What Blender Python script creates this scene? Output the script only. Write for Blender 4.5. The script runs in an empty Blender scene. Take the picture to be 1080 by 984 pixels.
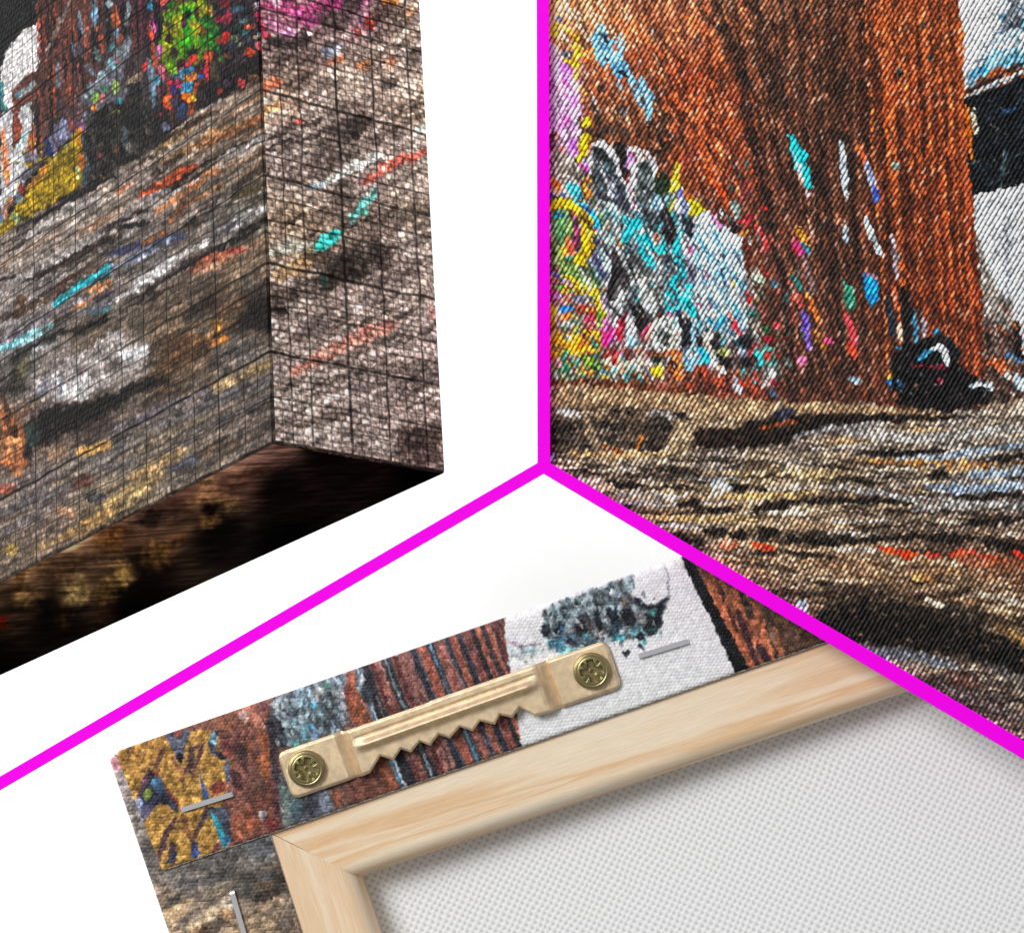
import bpy, bmesh, math
from mathutils import Vector, Matrix
# ---------------------------------------------------------------- printed artwork (painted procedurally)
import numpy as np
_T = np.random.RandomState(7).rand(8, 256, 256).astype(np.float32)
def vn(x, y, k=0):
    """Smooth value noise, about 0..1."""
    t = _T[k % 8]
    k2 = (k * 37.7) % 251
    x = x + k2; y = y + k2 * 1.3
    xi = np.floor(x).astype(np.int32); yi = np.floor(y).astype(np.int32)
    fx = x - xi; fy = y - yi
    fx = fx * fx * (3 - 2 * fx); fy = fy * fy * (3 - 2 * fy)
    x0 = xi & 255; x1 = (xi + 1) & 255; y0 = yi & 255; y1 = (yi + 1) & 255
    return (t[y0, x0] * (1 - fx) + t[y0, x1] * fx) * (1 - fy) + (t[y1, x0] * (1 - fx) + t[y1, x1] * fx) * fy
def fb(x, y, k=0, o=3):
    s = 0; a = 1; n = 0
    for i in range(o):
        s = s + a * vn(x * 2 ** i, y * 2 ** i, k + i); n += a; a *= .6
    return (s / n - .5) * 2.2
def sm(e0, e1, v):
    t = np.clip((v - e0) / (e1 - e0), 0, 1); return t * t * (3 - 2 * t)
def Z(x0, y0, s):
    """Read a list of points measured on an enlargement."""
    return lambda *p: [(x0 + p[i] / s, y0 + p[i + 1] / s) for i in range(0, len(p), 2)]
class Art:
    def __init__(s, x, y, base=(120, 90, 70), seed=0):
        s.shape = x.shape; s.x = x.ravel().astype(np.float32); s.y = y.ravel().astype(np.float32)
        s.c = np.empty((s.x.size, 3), np.float32); s.c[:] = np.array(base, np.float32) / 255; s.n = seed * 11 + 1; s.wk = 1.
    def box(s, x0, y0, x1, y1):
        return np.nonzero((s.x > x0) & (s.x < x1) & (s.y > y0) & (s.y < y1))[0]
    def put(s, i, m, col, tex=.18, ts=5.):
        if i.size == 0: return
        s.n += 1
        c = np.array(col, np.float32) / 255
        t = 1 + tex * 1.6 * fb(s.x[i] / ts, s.y[i] / ts, s.n, 2)
        c = c[None, :] * t[:, None]
        s.c[i] += (c - s.c[i]) * m[:, None]
    def poly(s, pts, col, soft=1.2, wob=2., tex=.18, a=1., ws=7.):
        wob *= s.wk; p = np.array(pts, np.float32); m = soft + wob * 1.3 + 2
        i = s.box(p[:, 0].min() - m, p[:, 1].min() - m, p[:, 0].max() + m, p[:, 1].max() + m)
        if i.size == 0: return
        s.n += 1
        x = s.x[i] + wob * fb(s.x[i] / ws, s.y[i] / ws, s.n, 2); y = s.y[i] + wob * fb(s.x[i] / ws, s.y[i] / ws, s.n + 3, 2)
        ins = np.zeros(i.size, bool); d = np.full(i.size, 1e9, np.float32)
        for k in range(len(p)):
            ax, ay = p[k]; bx, by = p[(k + 1) % len(p)]
            d = np.minimum(d, s._seg(x, y, ax, ay, bx, by)[0])
            cr = (ay > y) != (by > y)
            with np.errstate(all='ignore'):
                ins ^= cr & (x < (bx - ax) * (y - ay) / (by - ay + 1e-9) + ax)
        sd = np.where(ins, d, -d)
        s.put(i, a * sm(-soft, soft, sd), col, tex)
    def _seg(s, x, y, ax, ay, bx, by):
        dx, dy = bx - ax, by - ay; l = dx * dx + dy * dy + 1e-9
        t = np.clip(((x - ax) * dx + (y - ay) * dy) / l, 0, 1)
        return np.hypot(x - ax - t * dx, y - ay - t * dy), t
    def line(s, pts, w, col, soft=1.5, wob=2., tex=.24, a=1., brk=0., ws=5.):
        """A brush stroke of half width w (or a pair: start, end); brk leaves gaps in it."""
        wob *= s.wk; p = np.array(pts, np.float32); w0, w1 = (w if isinstance(w, (tuple, list)) else (w, w))
        m = max(w0, w1) + soft + wob * 1.3 + 2
        i = s.box(p[:, 0].min() - m, p[:, 1].min() - m, p[:, 0].max() + m, p[:, 1].max() + m)
        if i.size == 0: return
        s.n += 1
        x = s.x[i] + wob * fb(s.x[i] / ws, s.y[i] / ws, s.n, 2); y = s.y[i] + wob * fb(s.x[i] / ws, s.y[i] / ws, s.n + 3, 2)
        sd = np.full(i.size, -1e9, np.float32); n = len(p) - 1
        for k in range(n):
            d, t = s._seg(x, y, *p[k], *p[k + 1])
            q = (k + t) / n; sd = np.maximum(sd, (w0 + (w1 - w0) * q) * (.4 + .6 * (4 * q * (1 - q)) ** .5) * 1.08 - d)
        mk = a * sm(-soft, soft, sd)
        if brk: mk = mk * sm(brk - .25, brk + .25, vn(x / 6, y / 6, s.n + 5))
        s.put(i, mk, col, tex)
    def ell(s, cx, cy, rx, ry, col, ang=0, soft=.35, wob=1.5, tex=.2, a=1.):
        m = max(rx, ry) * 1.6 + wob + 2
        i = s.box(cx - m, cy - m, cx + m, cy + m)
        if i.size == 0: return
        s.n += 1
        x = s.x[i] + wob * fb(s.x[i] / 7, s.y[i] / 7, s.n, 2) - cx; y = s.y[i] + wob * fb(s.x[i] / 7, s.y[i] / 7, s.n + 3, 2) - cy
        t = np.radians(ang); u = (x * np.cos(t) + y * np.sin(t)) / rx; v = (-x * np.sin(t) + y * np.cos(t)) / ry
        s.put(i, a * (1 - sm(1 - soft, 1 + soft, np.hypot(u, v))), col, tex)
    def field(s, anchors, sig, region=None, a=1.):
        """A smooth colour field through anchors (x, y, r, g, b)."""
        i = s.box(*region) if region else np.arange(s.x.size)
        if i.size == 0: return
        num = np.zeros((i.size, 3), np.float32); den = np.full(i.size, 1e-12, np.float32)
        for (ax, ay, r, g, b) in anchors:
            w = 1 / (((s.x[i] - ax) ** 2 + (s.y[i] - ay) ** 2) / sig ** 2 + .15) ** 2
            num += w[:, None] * np.array((r, g, b), np.float32) / 255; den += w
        s.c[i] += a * (num / den[:, None] - s.c[i])
    def grain(s, ang, L, W, amt, region=None, k=0, lo=None, hi=None, o=3, mask=None, warp=0.):
        """Streaky contrast along a direction; lo / hi tint the troughs and the crests."""
        i = s.box(*region) if region else np.arange(s.x.size)
        if mask is not None: i = i[mask(s.x[i], s.y[i])]
        if i.size == 0: return
        x, y = s.x[i], s.y[i]
        if warp:
            x = x + warp * fb(x / 40, y / 40, k + 91, 2); y = y + warp * fb(x / 40, y / 40, k + 95, 2)
        t = np.radians(ang)
        u = (x * np.cos(t) + y * np.sin(t)) / L; v = (-x * np.sin(t) + y * np.cos(t)) / W
        n = fb(u, v, k, o) * amt
        c = s.c[i]
        if lo is not None:
            c = c + (np.array(lo, np.float32) / 255 - c) * np.clip(-n, 0, 1)[:, None]
            c = c + (np.array(hi, np.float32) / 255 - c) * np.clip(n, 0, 1)[:, None]
        else:
            c = c * (1 + n)[:, None]
        s.c[i] = c
    def strokes(s, n, region, length, width, cols, ang, seed=1, a=.8, spread=4., wob=.8, keep=None):
        """Many straight strokes along one direction."""
        r = np.random.RandomState(seed)
        for q in range(n):
            x = r.uniform(region[0], region[2]); y = r.uniform(region[1], region[3]); l = r.uniform(*length) / 2; w = r.uniform(*width); cl = cols[r.randint(len(cols))]
            t = np.radians(ang + r.uniform(-spread, spread)); b = r.uniform(-.06, .06) * l; al = a * r.uniform(.6, 1.)
            if keep is not None and not keep(x, y): continue
            c, d = np.cos(t), np.sin(t)
            s.line([(x - c * l, y - d * l), (x - d * b, y + c * b), (x + c * l, y + d * l)], w, cl, 1.1, wob, .3, al, .1)
    def flecks(s, n, region, size, cols, ang=0, asp=2., seed=1, a=.9, wob=1.):
        r = np.random.RandomState(seed)
        for q in range(n):
            x = r.uniform(region[0], region[2]); y = r.uniform(region[1], region[3])
            sz = r.uniform(*size); cl = cols[r.randint(len(cols))]
            s.ell(x, y, sz * asp * r.uniform(.7, 1.3), sz, cl, ang + r.uniform(-12, 12), .5, wob, a=a)
    def out(s, gain=1., gam=1.):
        c = np.clip(s.c, 0, 1) ** gam * gain
        return np.clip(c, 0, 1).reshape(s.shape + (3,))

def art_board(x, y):
    """Rusty graffitied pillar over weathered sleepers."""
    A = Art(x, y, (118, 84, 62), 1)
    # ---- the rusty wall
    A.field([(590,10,215,160,115),(640,20,200,135,95),(690,20,170,105,75),(730,30,165,105,75),(780,25,110,80,62),(830,20,128,92,70),(880,30,105,72,52),
             (600,70,190,125,90),(660,80,180,105,70),(720,90,170,88,52),(760,110,150,80,48),(800,90,95,68,52),(850,100,100,72,56),(890,110,96,66,48),
             (640,130,125,90,65),(700,140,120,80,55),(740,160,160,82,48),(780,180,135,72,46),(820,170,95,66,52),(870,180,90,62,46),(900,180,85,58,42),
             (760,240,120,78,60),(820,240,92,66,54),(870,260,84,58,44),(900,280,78,54,42),(820,320,84,60,50),(880,360,84,60,46),(840,400,76,54,44),(780,395,120,62,46),(720,400,120,75,50),
             (940,20,150,88,52),(980,20,165,95,55),(1000,70,170,95,52),(950,100,150,78,42),(990,140,155,80,42),(950,200,135,70,40),(1000,220,150,72,36),
             (950,280,120,58,32),(1010,300,145,66,32),(980,340,115,58,34),(1020,370,125,62,36)], 22, None); A.c *= (1 - np.array((.08, .17, .2), np.float32) * sm(40, 120, A.y + .35 * (A.x - 600))[:, None])
    wall = lambda X, Y: Y < 432
    A.grain(87, 60, 4.5, .62, None, 11, mask=wall, warp=6)
    A.grain(60, 34, 7, .42, (580, 0, 860, 430), 15, mask=wall, lo=(52, 38, 32), hi=(214, 120, 72), warp=5)
    A.grain(85, 9, 3, .55, None, 19, mask=wall, lo=(42, 30, 26), hi=(196, 118, 76))
    # dark seams and ridges
    for p, w, c in ((((690,0),(697,60),(699,130),(700,172)), 6, (62,44,36)), (((752,0),(770,40),(782,75),(790,130),(800,180),(814,235),(826,300),(832,400)), (5,7), (40,30,27)),
                    (((730,0),(752,28),(772,45)), 3, (60,46,38)), (((800,70),(830,120),(850,190)), 4, (52,40,34)), (((905,0),(912,90),(921,200),(934,330),(944,400)), 5, (54,36,28)),
                    (((880,20),(890,140),(905,300)), 3, (56,40,32)), (((945,20),(958,200),(972,330)), 3, (74,40,26)), (((962,0),(975,160),(990,330)), 2.2, (84,46,28)), (((985,20),(997,180),(1010,330)), 2, (88,48,28)),
                    (((860,0),(868,120),(884,300),(890,400)), 3, (50,36,30)), (((842,60),(856,220),(866,380)), 3, (50,38,32)), (((932,60),(941,180),(955,300)),2.5,(66,38,26))):
        A.line(p, w, c, 2.5, 4, a=.75, brk=.28)
    for p, w, c in ((((923,0),(928,60),(932,110),(937,180),(940,190)), 2.6, (226,108,46)), (((1010,20),(1016,80),(1022,150),(1030,230)), 2.2, (212,106,48)), (((941,0),(948,70),(952,110)), 2, (196,104,56)),
                    (((970,0),(982,120)), 1.8, (192,102,56)), (((1018,110),(1023,150),(1026,175)), 3, (240,130,36)), (((905,150),(914,180),(925,200)), 1.8, (196,96,50)), (((700,90),(735,130),(752,165),(765,215)), 3, (206,106,58)),
                    (((640,18),(670,32),(700,58)), 4, (226,112,60)), (((720,15),(745,35),(765,70)), 3, (200,104,58)), (((940,190),(950,250),(962,300)), 1.6, (170,84,44)), (((738,160),(758,196),(766,214)), 2.6, (230,98,50))):
        A.line(p, w, c, 1.8, 2.5, a=.8, brk=.2)
    A.flecks(60, (700, 40, 770, 180), (1.2, 3), [(214,104,56),(196,92,50),(70,48,38),(226,136,88)], 70, 2.2, 3, .6)
    A.flecks(120, (900, 0, 1035, 400), (.8, 2.2), [(206,110,60),(86,48,30),(60,36,26),(182,92,48)], 85, 3, 4, .6)
    A.flecks(160, (770, 0, 920, 410), (.8, 2.4), [(150,100,76),(44,32,28),(176,120,92),(110,60,44)], 75, 2.5, 5, .6)
    A.flecks(70, (582, 0, 700, 120), (1, 2.5), [(232,170,130),(150,84,56),(226,120,66),(246,206,170)], 70, 2, 6, .6)
    for (cx, cy) in ((973,27),(944,175),(982,60),(948,75)): A.ell(cx, cy, 3.2, 4, (96,92,88)); A.ell(cx + 1.5, cy + 1, 2, 2.5, (40,36,34))
    for k, (xa, xb) in enumerate(((904,930),(912,938),(918,950),(934,962),(941,964),(948,980),(955,978),(961,992),(966,990),(972,1001),(979,1003),(984,1012),(990,1013),(996,1022),(1001,1024),(1006,1030),(924,946),(930,958))):
        A.line([(xa, -4), ((xa + xb) / 2 - 2, 190), (xb, 400)], 1.3 + .5 * (k % 3), ((64,34,24),(206,112,58),(84,44,28),(190,98,48))[k % 4], 1.2, .9, .35, .8, .3)
    for k, (xa, xb) in enumerate(((772,842),(786,850),(798,856),(812,868),(826,876),(838,884),(850,892),(862,898),(874,906),(886,916),(895,922))):
        A.line([(xa, -4), (xa * .55 + xb * .45 - 3, 170), (xb, 412)], 1.6 + .6 * (k % 2), ((40,28,26),(140,92,68),(48,34,30))[k % 3], 1.3, 1.2, .35, .8, .3)
    A.strokes(90, (690, 5, 800, 200), (12, 34), (.8, 1.7), [(214,108,60),(60,42,34),(196,92,50),(50,36,30),(232,150,104)], 64, 51, .75, 10)
    A.strokes(70, (612, 0, 700, 130), (10, 26), (.8, 1.6), [(236,176,136),(110,70,50),(226,116,62),(150,88,60),(248,214,180)], 62, 52, .7, 10)
    A.strokes(110, (760, 120, 905, 412), (14, 40), (.8, 1.6), [(40,28,26),(150,100,80),(120,70,50),(36,28,28),(176,124,100),(104,50,38)], 78, 53, .75, 8)
    A.strokes(60, (905, 150, 1036, 415), (16, 50), (.7, 1.4), [(70,34,22),(190,98,50),(56,30,22),(160,76,38)], 84, 54, .75, 4)
    # ---- graffiti: mixed paint under the letters
    U_ = Art(x, y, (150, 140, 130), 3)
    U_.field([(585,160,190,160,170),(600,180,170,150,140),(630,165,120,100,96),(640,200,110,110,112),(660,230,130,140,140),(590,230,180,170,70),(600,260,130,150,86),(585,300,180,130,70),(610,320,170,120,90),(600,360,220,160,50),(625,385,110,120,90),(630,290,150,156,160),(650,310,110,110,112),(670,330,170,172,168),(690,250,80,160,170),(700,300,40,170,180),(690,360,160,150,140),(660,385,200,170,150),(640,345,190,110,150),(720,270,180,196,206),(745,290,190,210,220),(740,330,170,190,200),(720,350,120,150,170),(750,380,90,80,76),(720,395,120,70,54),(780,395,120,66,48),(790,340,110,96,84),(780,260,110,64,56),(810,380,90,84,80)], 10, (560, 120, 840, 430))
    U_.grain(66, 12, 3, 1.1, (560, 120, 840, 430), 117, lo=(34,32,38), hi=(210,206,204))
    U_.flecks(420, (578, 150, 800, 405), (.8, 2.4), [(206,208,212),(36,34,38),(120,124,128),(40,170,190),(206,60,120),(160,56,50),(130,170,190),(50,44,46),(200,120,60),(70,70,76)], 66, 2.6, 61, .75)
    U_.flecks(150, (578, 210, 640, 405), (.8, 2.2), [(248,206,40),(236,150,40),(110,160,80),(60,90,70),(226,90,130),(250,236,170),(60,120,170)], 60, 2.2, 62, .8)
    g_ = Art(x, y, (0, 0, 0), 4); g_.poly([(574,150),(600,150),(640,158),(668,172),(700,196),(740,222),(786,250),(798,300),(806,350),(824,398),(812,412),(700,402),(640,398),(574,398)], (255,255,255), 3, 6, 0.)
    k = g_.c[:, :1]; A.c = A.c * (1 - k) + U_.c * k
    # ---- graffiti: top left corner
    z = Z(570, 0, 7.03)
    A.poly(z(65,0,150,0,190,60,150,150,120,250,65,260), (248,214,120), 3, 4, .3)
    A.ell(582, 31, 6, 7, (250,226,40)); A.ell(580, 8, 6, 8, (246,190,70)); A.ell(590, 22, 4, 3.5, (130,164,214), 40)
    A.line(z(120,170,190,230,260,240), 3, (250,190,80), a=.7)
    A.line(z(275,240,250,330,290,380,255,450,260,540,235,620,330,700), 3.2, (240,206,40), 1.5, 2, .25)
    A.line(z(330,360,370,410,320,440), 5, (240,120,40), 2, 2, a=.8)
    A.poly(z(140,400,200,360,250,380,235,440,160,450), (58,62,96)); A.line(z(140,420,180,440,240,470), 2, (230,196,60)); A.line(z(150,410,190,380),1.4,(96,130,80))
    A.poly(z(65,330,120,350,180,460,240,520,230,620,300,720,310,860,250,900,190,890,130,984,65,984), (236,190,234), 1.5, 3, .12)
    A.poly(z(150,450,230,510,230,590,190,610,150,560), (212,128,232), 2, 2); A.poly(z(190,680,300,720,310,800,250,790,200,740), (216,142,238), 2, 2)
    A.line(z(80,420,110,560,150,640,230,700), 3, (246,232,246), a=.7); A.line(z(140,610,150,680), 3, (196,110,150), a=.6); A.line(z(80,600,150,760,90,860), 3, (150,130,140), a=.5)
    A.poly(z(130,984,160,860,240,840,260,900,220,984), (238,120,200), 2, 3)
    A.flecks(30, (581, 55, 612, 130), (.8, 2), [(246,236,248),(214,150,222),(150,120,150),(232,170,226)], 60, 2, 8, .7)
    A.ell(617, 129, 4.5, 4.5, (250,222,30)); A.ell(605, 131, 4, 4, (112,104,124))
    A.strokes(60, (580, 0, 640, 60), (8, 22), (.8, 1.8), [(250,226,196),(240,190,140),(226,150,96),(250,236,214),(206,150,120)], 62, 90, .75, 12)
    A.strokes(40, (580, 60, 616, 150), (6, 18), (.8, 1.8), [(250,222,250),(226,150,226),(196,130,190),(250,240,250),(236,110,190)], 62, 91, .75, 16)
    # blue letter strokes
    B1, B2, BD = (132, 192, 226), (180, 220, 236), (52, 60, 76)
    A.poly(z(420,180,470,170,500,260,560,320,600,300,610,360,590,430,640,480,620,540,560,470,500,480,440,500,400,420,370,290), B1, 1.2, 2)
    A.line(z(430,190,470,240), 4, (168,214,214)); A.line(z(540,290,600,280,600,350), 2.5, (186,214,220)); A.ell(648, 52, 3, 4, (190,120,100)); A.line(z(440,250,480,270,500,330), 2, BD); A.line(z(480,420,500,460),2,BD)
    A.line(z(520,440,590,560,620,690), (4.5, 2.5), (110,182,232)); A.line(z(560,420,640,540,700,640,780,780,810,880), (5.5, 3.2), B1, 1.2, 2); A.line(z(750,560,770,640,820,740,810,860), (3, 4), (128,192,236))
    A.line(z(690,680,760,790), 4, (150,206,238)); A.line(z(590,540,640,570), 2.6, (38,40,52)); A.ell(658, 86, 3.5, 6, (176,92,56), -30); A.line(z(730,700,770,770),1.8,(90,70,66))
    A.flecks(26, (624, 30, 690, 122), (.7, 1.6), [(220,240,248),(84,120,150),(150,206,238)], 55, 2.4, 9, .7)
    # brown dark patch right of lilac
    A.flecks(46, (612, 90, 672, 150), (1.2, 3), [(46,40,42),(70,58,54),(190,112,66),(150,96,70),(60,56,62)], 65, 2, 10, .75)
    # ---- graffiti: grey-black bubble letters (130..270)
    z = Z(570, 130, 7.03)
    A.poly(z(70,200,170,190,260,290,330,400,350,520,250,560,130,560,70,560), (172,160,148), 3, 3, .3)
    A.poly(z(110,60,240,0,290,80,270,240,210,230), (226,180,226), 2, 3); A.line(z(190,20,210,100,170,160),3,(90,70,90),a=.6); A.line(z(250,130,240,230), 4, (190,110,206))
    A.line(z(340,70,320,160,280,280), 4.2, (238,206,30)); A.ell(617,133,3,3,(244,216,40))
    A.ell(616, 176, 6, 5, (240,96,186), 30); A.ell(620,160,3,4,(240,130,120)); A.line(z(130,170,180,210), 3, (200,110,100), a=.7)
    A.line(z(75,400,130,500), 4.5, (240,120,56)); A.ell(606, 201, 6.5, 10, (38,198,236), -20); A.line(z(160,540,190,580),3,(92,120,200)); A.line(z(80,540,110,570),3,(60,80,140))
    A.line(z(350,390,330,470,350,550), 5, (242,150,50)); A.line(z(390,220,385,300,360,360), 4, (226,226,230))
    A.poly(z(380,150,440,130,520,190,600,300,640,420,650,480,720,640,680,680,600,670,540,620,430,560,370,520,380,400,400,320), (92,96,100), 1.2, 2, .3)
    A.line(z(390,150,460,150,540,240,600,360,640,440,660,520,700,620,720,660), 4.2, (236,236,240), 1, 1.5)
    A.line(z(420,200,470,240,520,300), 5, (48,48,50)); A.line(z(400,420,460,390,520,390,560,400), 4, (42,42,48)); A.line(z(390,500,480,560,560,600), 4.5, (58,58,70)); A.line(z(580,430,620,560,640,640), 5, (60,64,74))
    A.poly(z(490,430,540,440,580,540,560,570,500,540), (190,200,222), 1.5, 2); A.line(z(560,170,620,230,650,330,640,400), 7, (36,32,32), 1.2, 2); A.line(z(640,390,660,480), 2.5, (150,40,50))
    A.line(z(650,220,680,320,640,330), 4.5, (196,140,206)); A.line(z(640,200,720,200,740,270,690,360,690,450,650,490,700,600), 3.6, (232,230,234)); A.line(z(780,210,830,300,840,380,870,440), 4, (226,224,236))
    A.poly(z(720,300,800,270,830,350,840,480,850,640,800,690,730,620,690,500), (88,96,96), 1.2, 2, .3); A.line(z(740,310,790,330), 3, (50,54,54)); A.line(z(730,480,800,500), 3.5, (60,66,66)); A.line(z(760,620,840,720,900,800), 5, (56,54,58))
    A.line(z(430,570,520,620,600,690), 3.5, (190,216,210)); A.line(z(480,640,560,720), 4, (120,170,176)); A.line(z(600,700,680,760,620,880), 5, (40,176,196)); A.poly(z(640,700,760,720,790,760,720,790,650,760), (36,204,220)); A.poly(z(690,840,800,800,850,880,930,930,890,970,780,900,720,900), (24,206,222)); A.ell(583+111,250,3,3,(236,110,70)); A.ell(680,241,4,4,(240,220,206))
    A.line(z(250,590,330,640,400,720,430,780), 4.5, (44,170,230)); A.line(z(290,620,380,660), 2.5, (60,90,150)); A.line(z(440,790,500,850,560,900), 5, (150,190,186)); A.line(z(480,730,500,760),3,(236,176,130)); A.line(z(380,840,410,920,460,980), 4.5, (70,72,104))
    A.line(z(870,380,900,480,880,560), 6, (34,66,38), 1.5, 2); A.line(z(1010,300,1000,420,970,500), 4, (196,178,40)); A.line(z(880,560,920,700,960,840), 6, (36,34,36)); A.line(z(840,520,880,600,870,680), 3.5, (140,170,196)); A.line(z(860,220,900,130,870,80),4.5,(44,36,32)); A.line(z(820,140,900,190),3,(176,110,80)); A.line(z(1030,460,1050,560), 3, (60,80,200)); A.line(z(960,640,1000,560),3,(150,150,60)); A.line(z(930,840,980,720,1030,600), 3, (80,72,76))
    # yellow / green swirls on the left
    A.poly(z(70,580,200,570,290,640,380,760,350,984,70,984), (120,146,88), 1.5, 2, .25)
    A.line(z(70,610,130,590,210,600,250,640,240,690), 5, (248,206,30)); A.line(z(300,660,350,740,350,860,340,984), 5.5, (246,190,26)); A.line(z(100,720,130,670,180,680), 3, (40,130,150)); A.poly(z(90,720,170,680,190,800,170,900,90,840), (112,168,110), 1.5, 2)
    A.line(z(250,700,270,800,260,940), 4.5, (110,50,86)); A.line(z(220,640,240,680),3,(140,80,50)); A.line(z(190,850,230,930,260,984), 3.5, (236,110,60)); A.line(z(150,940,200,984), 4, (160,200,40)); A.ell(608,245,3,4,(226,80,130))
    z = Z(570, 260, 7.03)
    A.poly(z(70,0,200,60,380,160,450,260,440,330,300,290,180,230,70,180), (124,150,84), 1.5, 2, .3); A.line(z(180,10,200,70), 3.5, (232,150,50)); A.line(z(210,20,240,70), 3, (240,120,90)); A.line(z(260,0,270,30),3,(90,50,90))
    A.line(z(340,20,330,70,280,90,330,120), 5, (248,194,20)); A.line(z(300,150,400,230,430,280), 3.5, (66,84,52)); A.line(z(280,240,380,280), 3, (126,190,80)); A.line(z(70,190,150,240,210,270), 3, (86,90,140)); A.line(z(80,240,130,260),4,(240,110,80))
    A.poly(z(70,260,220,230,320,330,440,380,460,520,430,640,250,640,70,600), (150,120,110), 1.5, 3, .35)
    A.line(z(220,230,270,270,260,330,330,330,400,330,430,400,450,500,440,580), 3.6, (246,196,28), 1, 1.5); A.line(z(150,300,200,340), 4, (240,180,40)); A.line(z(110,300,160,310), 3.5, (130,200,90)); A.poly(z(120,440,230,430,240,470,160,490), (34,104,176)); A.line(z(80,340,150,400), 4, (190,90,140)); A.line(z(240,370,330,400,400,430), 4.5, (112,112,130))
    A.line(z(260,480,340,470,390,500,370,560), 4.5, (214,80,66)); A.poly(z(330,500,400,510,400,600,350,620,320,560), (232,50,110)); A.line(z(150,520,230,510), 3.5, (240,120,60)); A.line(z(430,480,440,600), 3.5, (130,170,60)); A.poly(z(130,570,220,540,300,520,310,580,230,600,150,610), (120,130,116))
    A.poly(z(70,600,150,640,260,620,330,600,450,640,450,740,400,800,300,800,200,830,70,830), (226,160,40), 2, 3, .25); A.line(z(260,780,330,690,400,640), 5, (248,160,20)); A.line(z(150,700,200,720), 4, (250,206,30)); A.line(z(75,420,85,500,75,600), 3, (250,206,30)); A.line(z(150,650,210,690),3,(130,120,90)); A.line(z(230,640,290,620),3,(110,120,80))
    A.poly(z(70,830,190,810,300,810,440,790,450,860,400,930,300,984,70,984), (110,122,98), 2, 3, .3); A.line(z(180,770,220,860), 4, (40,130,110)); A.line(z(330,830,380,880), 5, (110,140,40)); A.line(z(160,880,200,920), 4, (46,140,104)); A.line(z(340,900,380,910,420,880), 3, (30,66,40)); A.line(z(100,860,150,870), 3.5, (190,130,130)); A.line(z(240,900,260,960),3,(170,140,150)); A.ell(623,394,3.5,3.5,(230,130,60))
    A.flecks(80, (581, 290, 632, 396), (.8, 2.2), [(250,206,40),(236,140,40),(60,90,70),(190,80,110),(130,170,80),(244,226,150)], 65, 2, 12, .7)
    # grey drips in the middle
    A.poly(z(380,0,640,0,900,40,960,300,880,480,760,620,640,640,560,560,480,420,460,280,400,120), (134,138,140), 1.5, 3, .3)
    A.line(z(390,20,430,120,470,230), 5, (76,78,108)); A.line(z(440,30,490,130,540,210), 4.5, (196,222,222)); A.line(z(570,130,570,250,510,400), 6, (36,30,32), 1.2, 2); A.line(z(540,0,580,160), 4, (64,60,60)); A.line(z(600,260,660,370,720,470,760,560,730,620), (4,7), (36,32,34), 1.2, 2); A.line(z(620,180,660,270),4,(60,56,58))
    A.line(z(600,330,570,440,540,560,560,610), 5.5, (232,236,236), 1, 1.5); A.line(z(660,170,700,280,770,400,830,480), 4.5, (200,206,204)); A.line(z(770,180,740,240,780,340,840,420), 4, (214,220,218)); A.line(z(690,40,760,140,840,210),4,(110,112,112)); A.line(z(800,220,860,340,900,440), 5, (150,152,146))
    A.line(z(620,500,590,620,570,700), 4, (186,30,56)); A.poly(z(450,600,520,560,560,640,490,760,450,740), (236,40,130), 1.5, 2); A.line(z(490,520,480,620), 3, (226,130,196)); A.line(z(640,530,680,620,650,720), 4.5, (216,226,234)); A.poly(z(660,690,720,670,730,720,690,770,650,750), (140,200,232))
    A.line(z(800,600,760,680), 4, (214,60,110)); A.line(z(830,560,780,740), 2.5, (226,160,150)); A.line(z(460,300,490,270), 5, (240,226,226)); A.line(z(470,370,490,480), 3, (190,170,206))
    A.poly(z(740,0,840,60,880,20,900,0), (60,200,214), 1.5, 2); A.line(z(740,20,800,80,850,150), 4.5, (40,200,216)); A.line(z(830,40,900,80), 2.5, (160,60,50)); A.line(z(880,0,900,50),4,(20,196,214))
    A.poly(z(990,100,1050,0,1054,300,1020,480,940,480,930,320,960,200), (30,176,190), 1.5, 3, .25); A.line(z(1000,200,990,320,1000,460), 4, (10,222,236)); A.line(z(940,300,930,420),3,(40,110,110)); A.line(z(1020,60,1040,240), 4, (60,214,224))
    A.line(z(850,500,900,510), 3, (110,50,36)); A.poly(z(830,560,900,520,960,520,1054,600,1054,760,960,780,880,790,840,740), (186,184,176), 1.5, 3, .3); A.line(z(880,600,920,740), 4, (56,66,56)); A.line(z(960,560,930,640), 3, (40,40,42)); A.line(z(1000,540,1054,660), 5, (226,226,222)); A.line(z(840,800,890,840), 4, (46,60,36))
    A.line(z(470,860,560,850,640,880,760,860,820,870), 5, (232,208,180), 1.5, 2); A.line(z(460,800,540,780,560,860),4,(150,50,46)); A.line(z(620,800,700,800), 5, (120,60,50)); A.line(z(720,780,830,800,960,790), 4, (150,84,56)); A.ell(691,391,5,5,(250,212,20)); A.ell(713,375,5,4,(240,140,60)); A.line(z(960,860,1054,840), 4.5, (232,110,40)); A.line(z(960,880,1010,900), 3, (40,24,22)); A.line(z(560,930,700,900),3,(196,150,120)); A.line(z(650,940,800,984),4,(130,84,60))
    # white-blue block and its surroundings
    z = Z(690, 180, 7.03)
    A.poly(z(350,300,420,320,500,420,560,440,660,500,670,760,690,984,560,984,300,984,290,780,280,520,290,400), (196,216,226), 1.2, 2.5, .15)
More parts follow.
